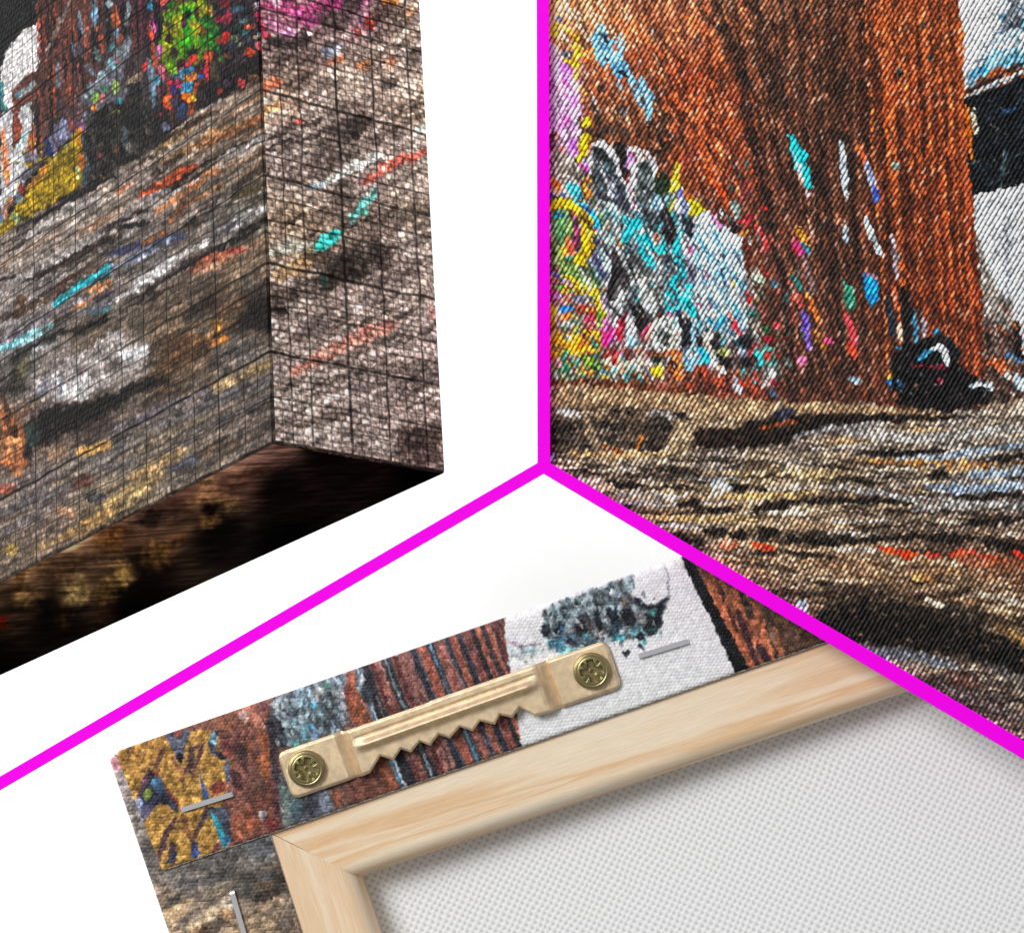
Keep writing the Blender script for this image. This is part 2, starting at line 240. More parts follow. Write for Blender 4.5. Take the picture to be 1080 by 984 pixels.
    A.poly(z(290,370,400,330,420,440,380,500,300,510), (240,240,242), 1.5, 2); A.poly(z(480,450,640,490,650,640,560,560,500,540), (226,238,242), 1.5, 2)
    for q in ((350,540,360,640),(480,450,450,520,500,560),(420,620,470,720),(520,640,500,740),(300,600,340,720),(430,780,540,760),(580,760,610,820),(360,790,420,900)): A.line(z(*q), 2.6, (118,178,206), 1.2, 2, a=.8)
    A.line(z(360,800,420,900,480,984),3,(120,170,210),a=.8); A.line(z(370,740,440,820), 2.4, (170,130,120), a=.7); A.ell(772,302,4,4,(244,200,120)); A.line(z(570,860,620,940), 3, (130,126,130), a=.7); A.flecks(60, (732, 232, 784, 330), (.7, 1.8), [(246,250,252),(140,190,214),(170,206,222)], 60, 2.4, 13, .7)
    A.poly(z(250,200,350,220,370,290,300,350,250,330), (206,190,26), 1.2, 2); A.line(z(200,110,190,200,240,330), 3, (130,150,226)); A.line(z(180,110,200,140),3,(40,60,220)); A.line(z(170,230,180,320), 4, (214,210,224)); A.line(z(210,330,270,420,260,490), 5, (38,38,50)); A.line(z(40,40,70,160), 7, (36,52,34), 1.5, 2); A.line(z(160,50,170,120,110,160), 3.5, (196,190,40)); A.line(z(60,300,110,420,110,520), 7, (40,30,32), 1.5, 2); A.line(z(230,60,240,160,280,200), 4, (150,84,40))
    A.line(z(190,440,180,560,160,700,200,760,240,860), 5, (48,206,222), 1.2, 2); A.line(z(230,500,230,640), 4, (190,176,196)); A.line(z(110,640,140,700,120,760), 5, (70,100,116)); A.line(z(0,400,50,440),4,(90,150,160)); A.poly(z(0,560,60,550,90,600,30,630), (30,210,214)); A.line(z(10,480,20,540), 4, (240,150,120)); A.line(z(260,660,280,780,250,860), 5, (120,122,140)); A.line(z(90,820,170,880,150,984), 7, (24,190,206), 1.2, 2); A.line(z(230,860,260,984), 4, (20,216,230)); A.line(z(190,820,210,930), 3.5, (190,190,196))
    A.line(z(420,320,500,420), 3, (240,120,176)); A.line(z(390,70,440,100,500,150,530,230), 2.6, (226,90,40)); A.line(z(300,180,420,260),4,(110,86,84),a=.6); A.line(z(560,230,620,290,600,370), 4.5, (130,146,140)); A.line(z(580,400,620,460), 4.5, (44,24,30)); A.line(z(640,470,700,460), 3.5, (200,130,60)); A.line(z(660,110,700,80),3.5,(190,84,96)); A.line(z(690,60,650,240), 3, (140,70,70), a=.7)
    A.line(z(640,390,700,350,690,400), 3, (170,46,56)); A.line(z(750,420,790,500,840,570,780,590), 3.4, (196,60,64)); A.line(z(790,260,830,290),3,(190,60,50)); A.line(z(670,520,690,640,700,780), 4, (96,46,34)); A.line(z(740,720,800,830), 5, (168,186,160)); A.line(z(720,720,760,780),3,(190,190,170)); A.line(z(690,890,710,970), 3.5, (186,60,40)); A.line(z(800,740,830,790), 3.5, (140,50,44)); A.line(z(870,820,890,860), 3, (80,110,130)); A.line(z(1040,520,1050,600),3,(180,50,70))
    z = Z(690, 300, 7.03)
    A.poly(z(280,0,560,0,660,60,690,200,660,390,600,420,420,340,320,200), (178,192,196), 1.5, 3, .2)
    for q in ((390,60,420,180),(500,40,560,160),(600,160,640,260),(560,280,580,380),(330,260,320,360)): A.line(z(*q), 3, (110,160,180), 1.2, 2, a=.8)
    A.poly(z(390,250,520,220,540,280,460,340,400,300), (50,176,220), 1.5, 2); A.ell(754,333,4,4,(240,206,190)); A.line(z(580,260,610,330,650,390), 3.2, (206,50,60)); A.line(z(550,220,580,270), 2.2, (226,140,130)); A.line(z(690,60,710,140), 3.5, (176,50,40))
    A.line(z(250,20,250,160,290,220), 5, (30,206,224)); A.poly(z(60,30,180,20,190,160,130,210,80,180), (30,190,204), 1.5, 3); A.line(z(150,200,200,230),4,(60,56,84)); A.line(z(200,250,240,340,230,460), 6.5, (38,36,44), 1.5, 2); A.line(z(130,280,190,400), 5, (226,226,224)); A.line(z(60,260,120,330),5,(200,206,200)); A.line(z(60,380,100,420),5,(60,70,60)); A.line(z(20,440,60,490),5,(226,224,220)); A.line(z(0,520,30,570), 4, (40,60,40))
    A.poly(z(200,560,260,460,370,460,390,560,300,620,220,650), (134,190,222), 1.5, 3); A.line(z(330,470,380,520,350,570), 4.5, (40,180,216)); A.ell(730,374,4,4,(250,240,240)); A.line(z(280,330,300,440), 4, (150,190,214)); A.line(z(320,400,360,440), 4, (40,38,40))
    A.line(z(410,350,400,440,440,520), 4.5, (196,190,180)); A.line(z(470,360,460,440,510,480), 6, (40,42,40), 1.5, 2); A.line(z(470,520,530,500,500,470), 3.5, (176,180,110)); A.line(z(450,540,510,600,560,560), 6.5, (30,28,30), 1.5, 2); A.line(z(430,520,440,590,520,640), 4, (220,224,224)); A.line(z(600,420,690,420,700,540,660,620), 8, (36,36,42), 1.5, 3); A.line(z(620,490,680,530), 5, (140,150,166)); A.line(z(660,640,700,650), 4, (110,170,164)); A.line(z(580,540,620,620),5,(70,56,50))
    A.line(z(130,480,180,540,200,620), 4, (240,120,50)); A.line(z(110,600,190,670,150,680), 4.5, (236,120,50)); A.line(z(110,560,160,620), 3, (40,20,20)); A.poly(z(0,590,60,600,60,690,0,690), (244,206,30)); A.line(z(0,730,100,740), 4, (150,90,80))
    A.poly(z(210,680,340,600,420,640,600,700,720,740,680,830,400,820,250,780), (110,58,42), 2, 4, .35); A.flecks(40, (722, 386, 800, 415), (1, 2.5), [(196,70,46),(150,48,36),(60,34,30),(226,110,70)], 60, 2, 14, .8)
    A.line(z(610,700,630,800), 4.5, (176,176,190)); A.line(z(640,690,680,760), 3.5, (214,80,50)); A.line(z(690,520,740,480,760,430), 3, (190,60,60)); A.poly(z(750,510,800,450,850,440,900,480,900,600,830,620,770,580), (110,180,166), 1.5, 3); A.line(z(830,500,870,540), 4, (206,64,50)); A.line(z(760,480,790,600), 3, (60,196,200)); A.line(z(880,520,890,600),3,(60,120,120)); A.line(z(820,330,850,350), 4, (40,96,50)); A.line(z(810,400,860,400), 4, (214,50,76)); A.line(z(880,290,920,330), 4, (206,80,90)); A.line(z(700,340,760,440), 4, (140,140,136), a=.7); A.line(z(740,120,760,240,740,330), 4, (80,104,84), a=.7); A.line(z(790,160,810,260),3.5,(160,80,70),a=.7); A.line(z(850,640,890,690), 4, (206,206,216)); A.line(z(870,710,900,740), 3, (186,50,76)); A.line(z(860,790,900,810), 4, (84,96,122)); A.line(z(1030,60,1054,110), 4, (196,80,40)); A.line(z(980,60,990,160), 3.5, (70,100,104), a=.7)
    A.flecks(330, (580, 158, 796, 402), (.5, 1.3), [(246,246,248),(30,28,32),(40,36,40),(20,160,180),(206,70,130),(90,90,96),(60,50,50),(176,96,60)], 66, 2.8, 63, .8, .6)
    A.strokes(170, (600, 170, 790, 400), (6, 20), (.6, 1.4), [(250,250,252),(34,32,36),(44,40,44),(130,134,140),(30,170,186),(50,46,50),(110,84,76)], 68, 64, .75, 16, keep=lambda X, Y: Y > 150 + .6 * (X - 600))
    A.strokes(46, (728, 238, 788, 350), (10, 30), (.8, 1.7), [(96,166,200),(150,196,216),(70,130,170),(170,150,150),(120,180,206)], 66, 65, .85, 14, keep=lambda X, Y: X > 730 + .1 * (Y - 240) and Y > 226 + .8 * (X - 730))
    A.strokes(60, (612, 172, 735, 330), (16, 44), (1., 2.2), [(40,38,42),(190,196,198),(96,100,104),(54,50,54),(226,228,230),(70,110,120)], 62, 66, .8, 14, keep=lambda X, Y: Y > 176 + .75 * (X - 640))
    A.strokes(34, (640, 290, 700, 375), (14, 36), (1., 2.), [(36,32,34),(226,230,230),(150,156,156),(60,56,58)], -62, 67, .75, 14)
    # speckled dark drips between the letters and the pillar
    A.flecks(90, (790, 240, 850, 425), (1, 2.6), [(50,36,32),(150,100,90),(96,56,50),(120,140,134),(176,70,66)], 75, 2.6, 15, .55)
    # ---- coloured drips on the pillar's shady side
    z = Z(820, 0, 4.1)
    A.poly(z(40,570,70,590,120,650,150,800,130,815,90,760,60,680), (36,196,206), 1, 1); A.line(z(70,660,110,790), 1.6, (214,240,240)); A.ell(851,205,4,5,(226,190,196)); A.line(z(275,610,285,720,295,850), (3,3.5), (176,190,200), 1, 1); A.line(z(380,690,410,790,430,870), (3,2.6), (150,160,196), 1, 1); A.line(z(415,800,430,870), 2, (60,90,190)); A.line(z(350,640,370,690), 2.4, (196,90,50)); A.ell(944,175,4,5,(120,140,134)); A.line(z(90,330,110,640),4,(80,50,40),a=.5); A.line(z(160,720,200,860),5,(36,28,26),a=.7)
    z = Z(820, 230, 4.1)
    A.line(z(80,40,130,110), 3.2, (240,160,50)); A.line(z(75,90,110,160), 4, (226,60,130)); A.line(z(100,100,140,150), 2.5, (60,140,170)); A.line(z(285,20,300,100), 3.4, (170,190,210)); A.line(z(385,0,410,90,450,155), (3.4,3.2), (196,216,222), 1, 1.2); A.line(z(495,70,510,170,510,270), 2.8, (160,150,160)); A.line(z(370,240,430,260),3,(150,110,130)); A.poly(z(375,240,430,270,440,340,410,390,375,330), (26,140,204), 1, 1.5); A.poly(z(280,260,330,310,345,390,310,400,285,350), (60,140,116), 1, 1.5); A.line(z(290,410,320,480,330,560), 3.6, (214,70,80), 1, 1.5); A.line(z(310,540,330,610), 3.2, (206,66,40))
    A.line(z(70,320,100,380), 4, (206,96,90)); A.line(z(125,320,165,420,190,460), 3.2, (226,120,50)); A.line(z(115,410,130,560), 3.4, (116,90,190)); A.line(z(200,520,230,540), 3.4, (206,70,120)); A.ell(845,380,5,5,(226,110,150)); A.line(z(160,480,200,560), 4, (130,84,40)); A.line(z(60,250,90,300), 3, (40,110,104)); A.line(z(110,170,160,320), 4, (150,120,120), a=.6); A.line(z(500,300,520,400), 3, (216,110,70)); A.line(z(520,450,535,540), 3, (220,180,150)); A.line(z(520,560,545,600,530,640), 3, (40,160,206)); A.line(z(585,400,600,480,600,560), 2.6, (56,120,150)); A.line(z(630,430,640,520), 2.8, (160,150,160)); A.line(z(540,300,560,420,560,560), 5, (28,24,24)); A.line(z(470,330,500,520), 4, (40,46,56)); A.ell(987,349,3.5,4,(40,120,160)); A.line(z(300,690,360,710), 3.5, (150,176,190)); A.line(z(480,690,520,740), 4, (30,110,180)); A.ell(938,396,3,3,(226,170,60)); A.line(z(700,500,760,560,780,600), 4, (30,40,46))
    # ---- the view beyond the pillar
    A.poly([(1009,-5),(1085,-5),(1085,60),(1040,72),(1016,96),(1016,40)], (226,226,228), 1, 1.5, .06)
    A.line([(1085,60),(1050,62),(1018,90)], (12,4), (120,176,200), 3, 3, .3); A.line([(1018,86),(1036,60),(1056,30),(1068,6)], 2, (150,156,164), 1.4, 2, a=.8); A.line([(1064,0),(1078,26)], 7, (110,120,130), 2, 4, .5, a=.8); A.line([(1020,80),(1040,72)], 3, (40,130,170)); A.flecks(24, (1056, 0, 1082, 50), (1, 2.6), [(40,52,64),(226,230,232),(90,130,150)], 60, 2, 17, .8)
    A.line([(1016,100),(1046,84),(1085,62)], 2.6, (54,42,42)); A.line([(1017,104),(1050,88),(1085,74)], 2, (196,204,206), 1, 1)
    A.poly([(1016,106),(1048,92),(1085,78),(1085,196),(1055,200),(1025,206),(1020,150)], (16,20,24), 1.2, 1.5, .5); A.line([(1055,120),(1075,108)],2,(46,80,116)); A.line([(1045,130),(1052,138)],1.6,(110,110,100)); A.line([(1060,160),(1056,200)],1.6,(70,90,96)); A.line([(1026,116),(1028,142)], 3, (220,206,180), 1, 1); A.line([(1019,112),(1022,140),(1026,170)], 2.8, (236,120,30))
    A.strokes(34, (1018, 4, 1084, 92), (8, 30), (.7, 2.), [(60,80,96),(120,150,166),(40,60,76),(236,238,240),(90,150,180)], -38, 55, .8, 26, 1., keep=lambda X, Y: Y > 96 - 1.5 * (X - 1016) and X > 1034 or Y > 62)
    A.strokes(26, (1024, 96, 1084, 200), (8, 26), (.6, 1.3), [(44,56,66),(60,84,100),(90,96,100),(8,10,12)], -28, 56, .7, 30)
    A.strokes(20, (1030, 206, 1084, 330), (14, 50), (1., 2.4), [(170,174,178),(232,232,234),(140,146,150)], 78, 57, .6, 10, 2.)
    A.flecks(40, (1026, 90, 1082, 196), (.6, 1.4), [(60,70,78),(40,60,80),(90,100,104),(30,36,40)], 60, 2, 18, .7)
    A.poly([(1026,206),(1052,200),(1085,194),(1085,372),(1072,360),(1060,330),(1036,310),(1030,260)], (208,210,213), 1, 2, .08); A.line([(1064,210),(1062,270),(1070,340)], 4, (150,154,160), 3, 3, a=.7); A.line([(1072,215),(1066,240)],5,(160,160,160),3,3,a=.6); A.ell(1045,300,14,10,(150,160,158),40,.6,3,.4,.8)
    A.poly([(1028,240),(1036,318),(1041,424),(1085,428),(1085,300),(1062,316),(1046,296)], (132,124,118), 2, 2, .4); A.poly([(1064,300),(1085,290),(1085,378),(1074,372)], (206,208,211), 2, 2, .08); A.poly([(1038,334),(1050,342),(1066,350),(1076,376),(1085,380),(1085,432),(1040,420)], (82,62,54), 3, 4, .5); A.line([(1072,340),(1073,380)], 4, (24,22,24)); A.line([(1045,380),(1064,392)], 6, (196,96,46), 2, 3); A.line([(1072,395),(1078,412)], 5, (180,206,220)); A.line([(1062,372),(1076,380)],3,(90,130,170)); A.ell(1044,322,7,16,(140,132,126),10,.6,3,.4,.7); A.ell(1062,398,5,3,(200,206,210)); A.flecks(50, (1032, 318, 1082, 424), (1, 2.4), [(196,110,60),(40,30,28),(150,140,134),(96,60,44),(214,206,200)], 50, 1.8, 19, .7)
    # black thing at the pillar's foot
    A.poly([(944,372),(965,360),(990,352),(1004,372),(1020,392),(1048,410),(1040,426),(990,430),(948,424),(938,404)], (20,18,20), 2, 3, .6)
    A.line([(976,371),(988,366),(996,372),(999,384)], (3,4), (216,224,230), 1, 1.2); A.line([(968,378),(984,368)], 3, (60,140,180)); A.line([(962,386),(996,388)], 1.8, (120,30,46)); A.line([(1022,408),(1034,404),(1046,410)], 3.4, (206,222,234), 1.2, 2); A.ell(966,408,3,3,(110,86,70)); A.ell(991,402,3,3,(140,50,70)); A.ell(950,404,3,4,(40,100,150)); A.flecks(20,(944,380,1040,426),(.7,1.6),[(60,60,66),(90,70,64),(120,130,136)],30,2,20,.7)
    # ---- ground: everything under the wall
    g0 = lambda X: np.interp(X, [570,640,700,775,830,900,960,1000,1040,1090], [404,408,414,420,424,424,429,433,428,419])
    G = [(590,425,190,166,136),(680,428,180,152,120),(770,430,186,158,122),(860,432,176,146,112),(960,436,150,120,90),(1060,436,160,146,132),
         (600,490,160,142,120),(680,490,160,146,128),(760,490,162,152,140),(840,470,150,138,126),(920,460,160,152,146),(1000,455,164,158,152),(1060,460,160,156,152),
         (640,525,160,136,106),(720,530,156,132,104),(800,510,168,146,114),(880,500,156,134,106),(960,490,140,126,110),(1050,500,136,142,150),
         (700,560,150,128,100),(780,555,150,126,98),(860,545,150,128,102),(940,540,136,116,96),(1040,540,120,104,92),(740,590,140,116,92),(820,600,138,112,86),(900,600,140,110,80),(980,610,132,104,78),(1060,605,134,92,66),
         (820,640,120,98,78),(900,640,84,68,52),(1000,640,110,90,68),(1070,650,110,88,62),(900,700,110,100,92),(980,720,96,84,78),(1050,740,92,80,74),(1070,780,80,70,64),(960,690,104,100,98)]
    B = Art(x, y, (150,126,98), 2); B.field(G, 24); B.c *= np.array((.86, .84, .85), np.float32)
    B.grain(2, 70, 5., 1.15, None, 31, lo=(38,29,23), hi=(206,184,154), warp=3)
    B.grain(3, 12, 2.6, .6, None, 35, lo=(60,50,42), hi=(212,194,170))
    B.grain(20, 6, 4, .3, None, 39)
    B.strokes(90, (580, 474, 1080, 570), (30, 130), (.8, 2.4), [(36,28,22),(214,196,166),(50,38,30),(190,160,116),(176,174,172),(30,24,20),(230,214,190)], 1.5, 71, .8, 3.5, 1.4)
    B.strokes(70, (720, 560, 1080, 650), (24, 100), (.8, 2.6), [(46,34,26),(176,140,104),(70,52,40),(150,112,80),(40,30,24),(196,166,130)], 7, 72, .75, 6, 1.6)
    B.strokes(50, (860, 650, 1080, 790), (24, 90), (.8, 3.), [(40,34,30),(140,124,112),(60,50,46),(120,110,110),(30,26,24)], 22, 73, .7, 6, 1.6)
    B.strokes(30, (860, 444, 1080, 480), (30, 110), (.8, 2.), [(60,52,48),(206,200,192),(90,80,74),(190,170,140)], -3, 74, .75, 3, 1.2)
    K = (24, 18, 14)
    def bl(p, w, c=K, a=.92, brk=.12): B.line(p, w, c, 2., 2.6, .35, a, brk)
    # stones and kerb
    B.poly([(576,405),(640,408),(700,415),(775,421),(830,425),(900,426),(960,431),(1000,435),(1000,440),(900,436),(830,436),(770,440),(700,432),(640,428),(576,430)], (160,132,102), 1.5, 2, .22)
    B.poly([(576,436),(606,438),(618,446),(622,464),(612,478),(576,480)], (54,45,38), 4, 6, .6); B.line([(588,434),(602,436),(614,440)], 4, (206,206,206)); B.poly([(630,434),(654,430),(672,440),(678,462),(668,474),(640,474),(632,460)], (76,64,55), 5, 7, .6); B.poly([(676,440),(694,432),(706,440),(708,470),(690,478),(672,474)], (44,36,32), 4, 6, .6); B.strokes(26, (580, 436, 720, 478), (10, 30), (1., 2.6), [(110,92,74),(40,32,28),(140,118,94),(84,70,58)], 8, 75, .8, 20, 2.); B.line([(680,436),(700,436),(712,440)], 3, (150,144,140)); B.poly([(710,434),(722,434),(726,442),(716,446)], (38,32,30), 1.5, 2)
    B.line([(578,452),(640,454),(706,456)], 11, (50,42,36), 5, 5, .6, .7); B.strokes(30, (580, 438, 712, 474), (14, 44), (1., 2.6), [(104,88,72),(38,30,26),(134,114,92),(70,58,50)], 4, 76, .8, 10, 2.)
    B.line([(672,474),(676,458)], 2, (196,120,50)); B.line([(636,470),(656,476)],3,(150,86,40),a=.7); B.line([(598,478),(650,480),(705,478)], 2.2, (196,156,106), 1.5, 2)
    B.line([(616,440),(628,472)], 5, (140,120,98), 2, 2); B.poly([(709,446),(734,444),(736,470),(716,480),(706,476)], (160,138,110), 3, 3, .25)
    B.poly([(732,456),(780,448),(824,436),(860,436),(930,437),(1010,437),(1010,441),(950,446),(890,452),(830,466),(770,474),(730,472)], (36,26,20), 2.5, 3, .5); B.ell(826,436,12,6,(60,60,76),-10); B.line([(800,452),(840,444)],3,(120,64,36)); B.line([(836,462),(870,452),(930,446)], 3, (140,136,136), 1.5, 2); B.line([(870,468),(930,458),(1000,452)], 3, (190,150,100), 1.5, 3, a=.6)
    B.line([(580,480),(584,484)],4,(140,186,206))
    # sleepers: dark gaps, blue-grey weathered boards
    for p, w in ((((640,508),(660,512),(677,512)),3.4),(((700,512),(735,516)),2),(((768,516),(790,514),(808,516)),3.2),(((640,534),(672,533)),3.4),(((716,534),(728,530),(740,536)),4),(((745,537),(782,535)),3.4),(((794,538),(812,532),(834,534)),4.4),(((820,529),(870,529),(922,527),(960,530)),2.8),
                 (((905,478),(950,478),(1000,476)),3),(((978,500),(990,498),(1002,502)),4),(((1043,485),(1062,482),(1085,477)),4),(((1003,522),(1040,524),(1085,520)),3.4),(((1012,551),(1050,550),(1085,546)),4.4),(((700,566),(722,570),(742,572)),4.4),(((745,560),(764,560)),5),(((768,563),(786,564)),4.4),(((796,562),(822,562)),5),
                 (((829,566),(862,571),(900,570),(966,566)),(5,3)),(((960,562),(1000,570),(1030,566)),3.4),(((1036,572),(1058,576),(1085,582)),(4,7)),(((1064,506),(1085,502)),2.6),(((880,506),(930,510)),2),(((860,490),(900,494)),1.8),(((600,498),(640,500)),1.8),(((690,494),(740,498)),1.6)):
        bl(p, w)
    for p, w, c in ((((944,484),(990,482),(1040,474),(1085,468)),3.6,(140,156,174)),(((1021,501),(1050,499),(1085,496)),4.4,(142,162,184)),(((977,512),(1010,516),(1085,512)),4.8,(150,170,194)),(((900,484),(950,487),(1047,489)),2.6,(176,120,62)),(((1000,494),(1085,488)),2,(160,112,66)),(((870,512),(930,520),(975,530)),3,(170,170,172)),(((960,536),(1040,532),(1085,534)),4,(150,148,148)),(((750,510),(770,514)),4,(190,200,206)),(((650,520),(720,524)),3,(176,170,166)),(((890,456),(980,462),(1085,450)),5,(176,172,168)),
                    (((640,528),(700,532)),3,(140,136,136)),(((680,544),(740,548),(800,548)),3,(196,160,106)),(((820,500),(880,500)),4,(200,172,126)),(((830,550),(900,556)),4,(178,150,120)),(((760,524),(860,520)),2.6,(204,160,96)),(((1010,560),(1060,562)),3,(120,96,76)),(((880,578),(930,580)),2.6,(190,180,172))):
        B.line(p, w, c, 1.6, 2.4, .3, .85, .1)
    for p, w, c in ((((794,574),(806,576),(814,580)),3.6,(222,84,44)),(((758,574),(778,574)),3,(190,110,86)),(((926,578),(942,581),(966,586)),(3,4),(226,66,28)),(((975,584),(990,586)),3,(196,60,36)),(((1002,586),(1014,582),(1028,584)),4,(206,76,46)),(((1034,586),(1052,590)),2.4,(206,70,44)),(((1066,582),(1085,588)),2.4,(214,50,34))):
        B.line(p, w, c, 1.2, 2, .2)
    B.line([(1010,590),(1085,596)], 5, (168,96,64), 4, 4, .3, .7)
    for p, w, c in ((((976,632),(990,638),(1012,644)),(4,3),(200,186,160)),(((1030,622),(1056,632),(1085,640)),3,(180,170,154)),(((960,606),(985,612)),3,(176,128,74)),(((842,636),(850,644)),6,(150,166,176)),(((1000,628),(1024,620)),3,(60,44,34)),(((1060,666),(1085,684)),6,(176,140,84)),(((1040,650),(1060,664)),4,(150,116,70))):
        B.line(p, w, c, 2, 3, .3, .9)
    B.poly([(846,660),(870,640),(912,632),(966,638),(1025,656),(1085,684),(1085,716),(1025,698),(966,686),(908,678),(880,674)], (26,21,18), 4, 5, .6); B.poly([(930,650),(960,640),(1030,636),(1060,656),(1030,660)], (40,32,26), 4, 5, .5, .8)
    B.flecks(50, (860, 640, 1080, 700), (1, 2.4), [(110,88,66),(70,56,44),(150,126,96)], 12, 2.4, 22, .6)
    B.line([(905,684),(930,688),(968,692),(1010,704)], 5, (116,124,134), 3, 3, .3, .8); B.ell(1014,716,16,8,(116,76,62),20,.7,3,.3,.7); B.line([(1040,700),(1085,722)], 4, (100,96,96), 3, 3, .3, .7)
    B.grain(25, 5, 2.4, .35, None, 43)
    k = sm(-2.5, 2.5, A.y - g0(A.x) + 3 * fb(A.x / 9, A.y / 9, 77, 2))[:, None]
    A.c = A.c * (1 - k) + B.c * k
    A.line([(945,424),(990,430),(1040,424)], 4, (24,20,20), 2, 3)
    return A

def art_corner_front(x, y):
    A = Art(x, y, (120, 108, 98), 5)
    K = (22, 18, 17)
    # ---- sleepers first: everything under the wall
    A.field([(20,262,150,136,126),(100,215,152,136,124),(200,155,140,122,106),(262,120,120,98,80),(40,310,146,136,132),(120,260,140,124,112),(200,205,130,116,106),(262,165,150,124,100),
             (20,360,140,136,138),(90,315,140,134,132),(160,285,128,120,116),(240,240,120,112,108),(280,215,110,104,92),(20,400,110,104,100),(100,350,96,80,66),(180,320,116,98,80),(260,275,136,112,90),
             (60,400,150,140,134),(130,385,170,162,158),(190,360,120,96,70),(250,335,90,66,44),(283,320,60,46,36),(30,450,110,80,60),(100,440,80,66,56),(180,400,90,70,52),(250,365,100,92,88),
             (40,510,120,108,104),(120,480,118,110,108),(200,440,126,114,104),(270,400,130,118,104),(40,560,130,112,98),(130,520,142,124,100),(220,480,120,106,94),(280,440,108,96,88),(20,595,120,104,88),(120,555,140,120,90)], 22)
    A.grain(-31, 60, 5, .85, None, 21, lo=(38,30,26), hi=(208,192,180), warp=5, mask=lambda X, Y: Y < 360 - .55 * X)
    A.grain(-29, 40, 7, .5, None, 25, lo=(44,36,30), hi=(196,176,156), warp=5, mask=lambda X, Y: Y >= 360 - .55 * X)
    A.grain(-31, 14, 2.6, .45, None, 29, lo=(60,50,46), hi=(206,194,186))
    A.strokes(120, (-10, 100, 290, 400), (30, 120), (.8, 2.3), [(40,32,28),(206,194,186),(56,44,38),(176,160,150),(30,24,22),(190,150,120),(150,156,166)], -31, 81, .8, 4, 1.3, keep=lambda X, Y: Y < 372 - .55 * X)
    A.strokes(80, (-10, 300, 290, 640), (20, 90), (.9, 2.6), [(46,38,34),(176,160,140),(66,54,48),(150,130,110),(36,30,28),(120,112,116)], -29, 82, .7, 5, 1.6, keep=lambda X, Y: Y >= 372 - .55 * X)
    z = Z(0, 0, 3.6)
    def L(p, w, c=K, a=.9, brk=.1, q=None): A.line((q or z)(*p), w, c, 1.8, 2.4, .3, a, brk)
    L((590,570,700,500,790,430), 4.5, (150,120,84)); L((690,490,800,430), 2, (60,44,32)); L((590,560,780,440), 2.2, (50,38,30)); L((620,620,800,520,990,440), 4, (160,122,84)); L((580,665,700,590), 3, (50,34,26)); L((1000,440,900,500,760,560), 3.6, (150,96,58))
    A.poly(z(520,745,600,690,700,630,740,620,760,635,690,690,600,735,540,765), (172,82,46), 1.5, 2, .3); L((540,770,640,720,750,640), 2.6); L((590,810,680,750,760,690,830,640), 3.4, (190,128,86)); L((600,800,700,740), 2, (196,140,100)); L((640,850,700,780,780,740), 3, (130,80,46)); L((860,870,930,830,1030,790), 5, (196,190,188)); L((820,900,920,830), 2.4, (70,70,76)); L((1010,830,900,890), 2.4, K)
    L((500,640,560,610,640,560), 2.6, (80,66,56)); L((440,730,520,680), 3, (170,100,60)); L((330,770,480,690,600,600), 4, (178,160,150)); L((100,900,230,820,380,740), 5, (176,168,162)); L((480,800,640,720), 4, (170,160,158)); L((420,880,520,820,640,750), 3, (186,172,162)); L((380,880,560,790), 2.2, (54,44,40)); L((700,860,760,830), 4, (60,48,40)); L((760,640,900,560,1000,530), 2.4, K); L((840,600,960,540,1020,510), 3, (166,160,158)); L((880,760,1000,700), 4, (90,76,52)); L((760,760,860,690), 3, (150,116,88)); L((300,890,430,820), 4, (180,140,110), .7)
    z2 = Z(0, 240, 3.6)
    M = lambda p, w, c=K, a=.9, brk=.1: L(p, w, c, a, brk, z2)
    M((0,190,150,110,320,30), 4, (176,160,150)); M((0,200,130,190,300,100,420,40), 3); M((0,240,120,170,330,60), 4, (160,152,150)); M((140,190,280,120,480,20), 3.4, (60,46,38)); M((60,290,100,280), 6, (80,54,34)); M((50,330,90,320), 4, (96,70,34)); M((440,10,560,-20), 3, K); M((0,340,80,330,200,260,340,190,430,130), 3.4, (70,52,42)); M((200,240,300,180,400,140), 3, (90,60,44)); M((420,110,540,60,660,30), 4, (60,60,90)); M((540,60,640,20), 3, (170,110,60)); M((600,60,700,30), 3, (100,110,150)); M((390,180,520,110,660,40), 4, (134,140,160))
    A.poly(z2(200,290,250,240,340,190,400,150,430,140,410,170,330,220,260,270,210,305), (60,176,188), 1.2, 2, .3); M((290,225,350,190), 2.6, (30,206,216)); M((360,210,410,185), 4, (46,80,84)); M((340,325,400,310,430,280), 3.4, (70,150,160)); M((190,330,250,310,340,280,420,220), 3, (190,126,70)); M((330,250,420,200), 3, (206,140,90)); M((180,340,260,320), 3, (90,56,30)); M((360,270,420,250), 5, (70,64,78)); M((340,330,480,250), 3, (110,100,110))
    A.poly(z2(400,295,500,235,520,190,640,120,800,40,810,52,690,120,600,175,500,255,430,290), (206,200,198), 1.4, 2, .2); M((500,250,560,200,660,140), 3, (226,224,224)); M((640,190,800,100,980,0), 2.4, K); M((560,240,700,140,850,60), 2.2, (50,40,40)); M((720,170,800,120,920,80), 5, (160,86,62), .8); M((870,100,920,80), 4, (176,70,60)); M((730,180,820,150,1000,50), 4, (186,140,110), .6)
    M((0,470,100,420,200,370), 5, (150,196,200)); M((0,460,50,440,120,400), 3, (110,170,180)); M((0,440,140,360,330,270), 4, (140,130,136)); M((100,470,190,430), 4, (190,190,190))
    A.poly(z2(40,520,120,470,200,430,250,410,340,390,400,370,430,350,400,330,300,390,230,390,120,440,30,490), K, 3, 4, .5, .9); A.poly(z2(440,330,520,300,600,230,570,220,500,290), (40,32,28), 3, 4, .5, .8)
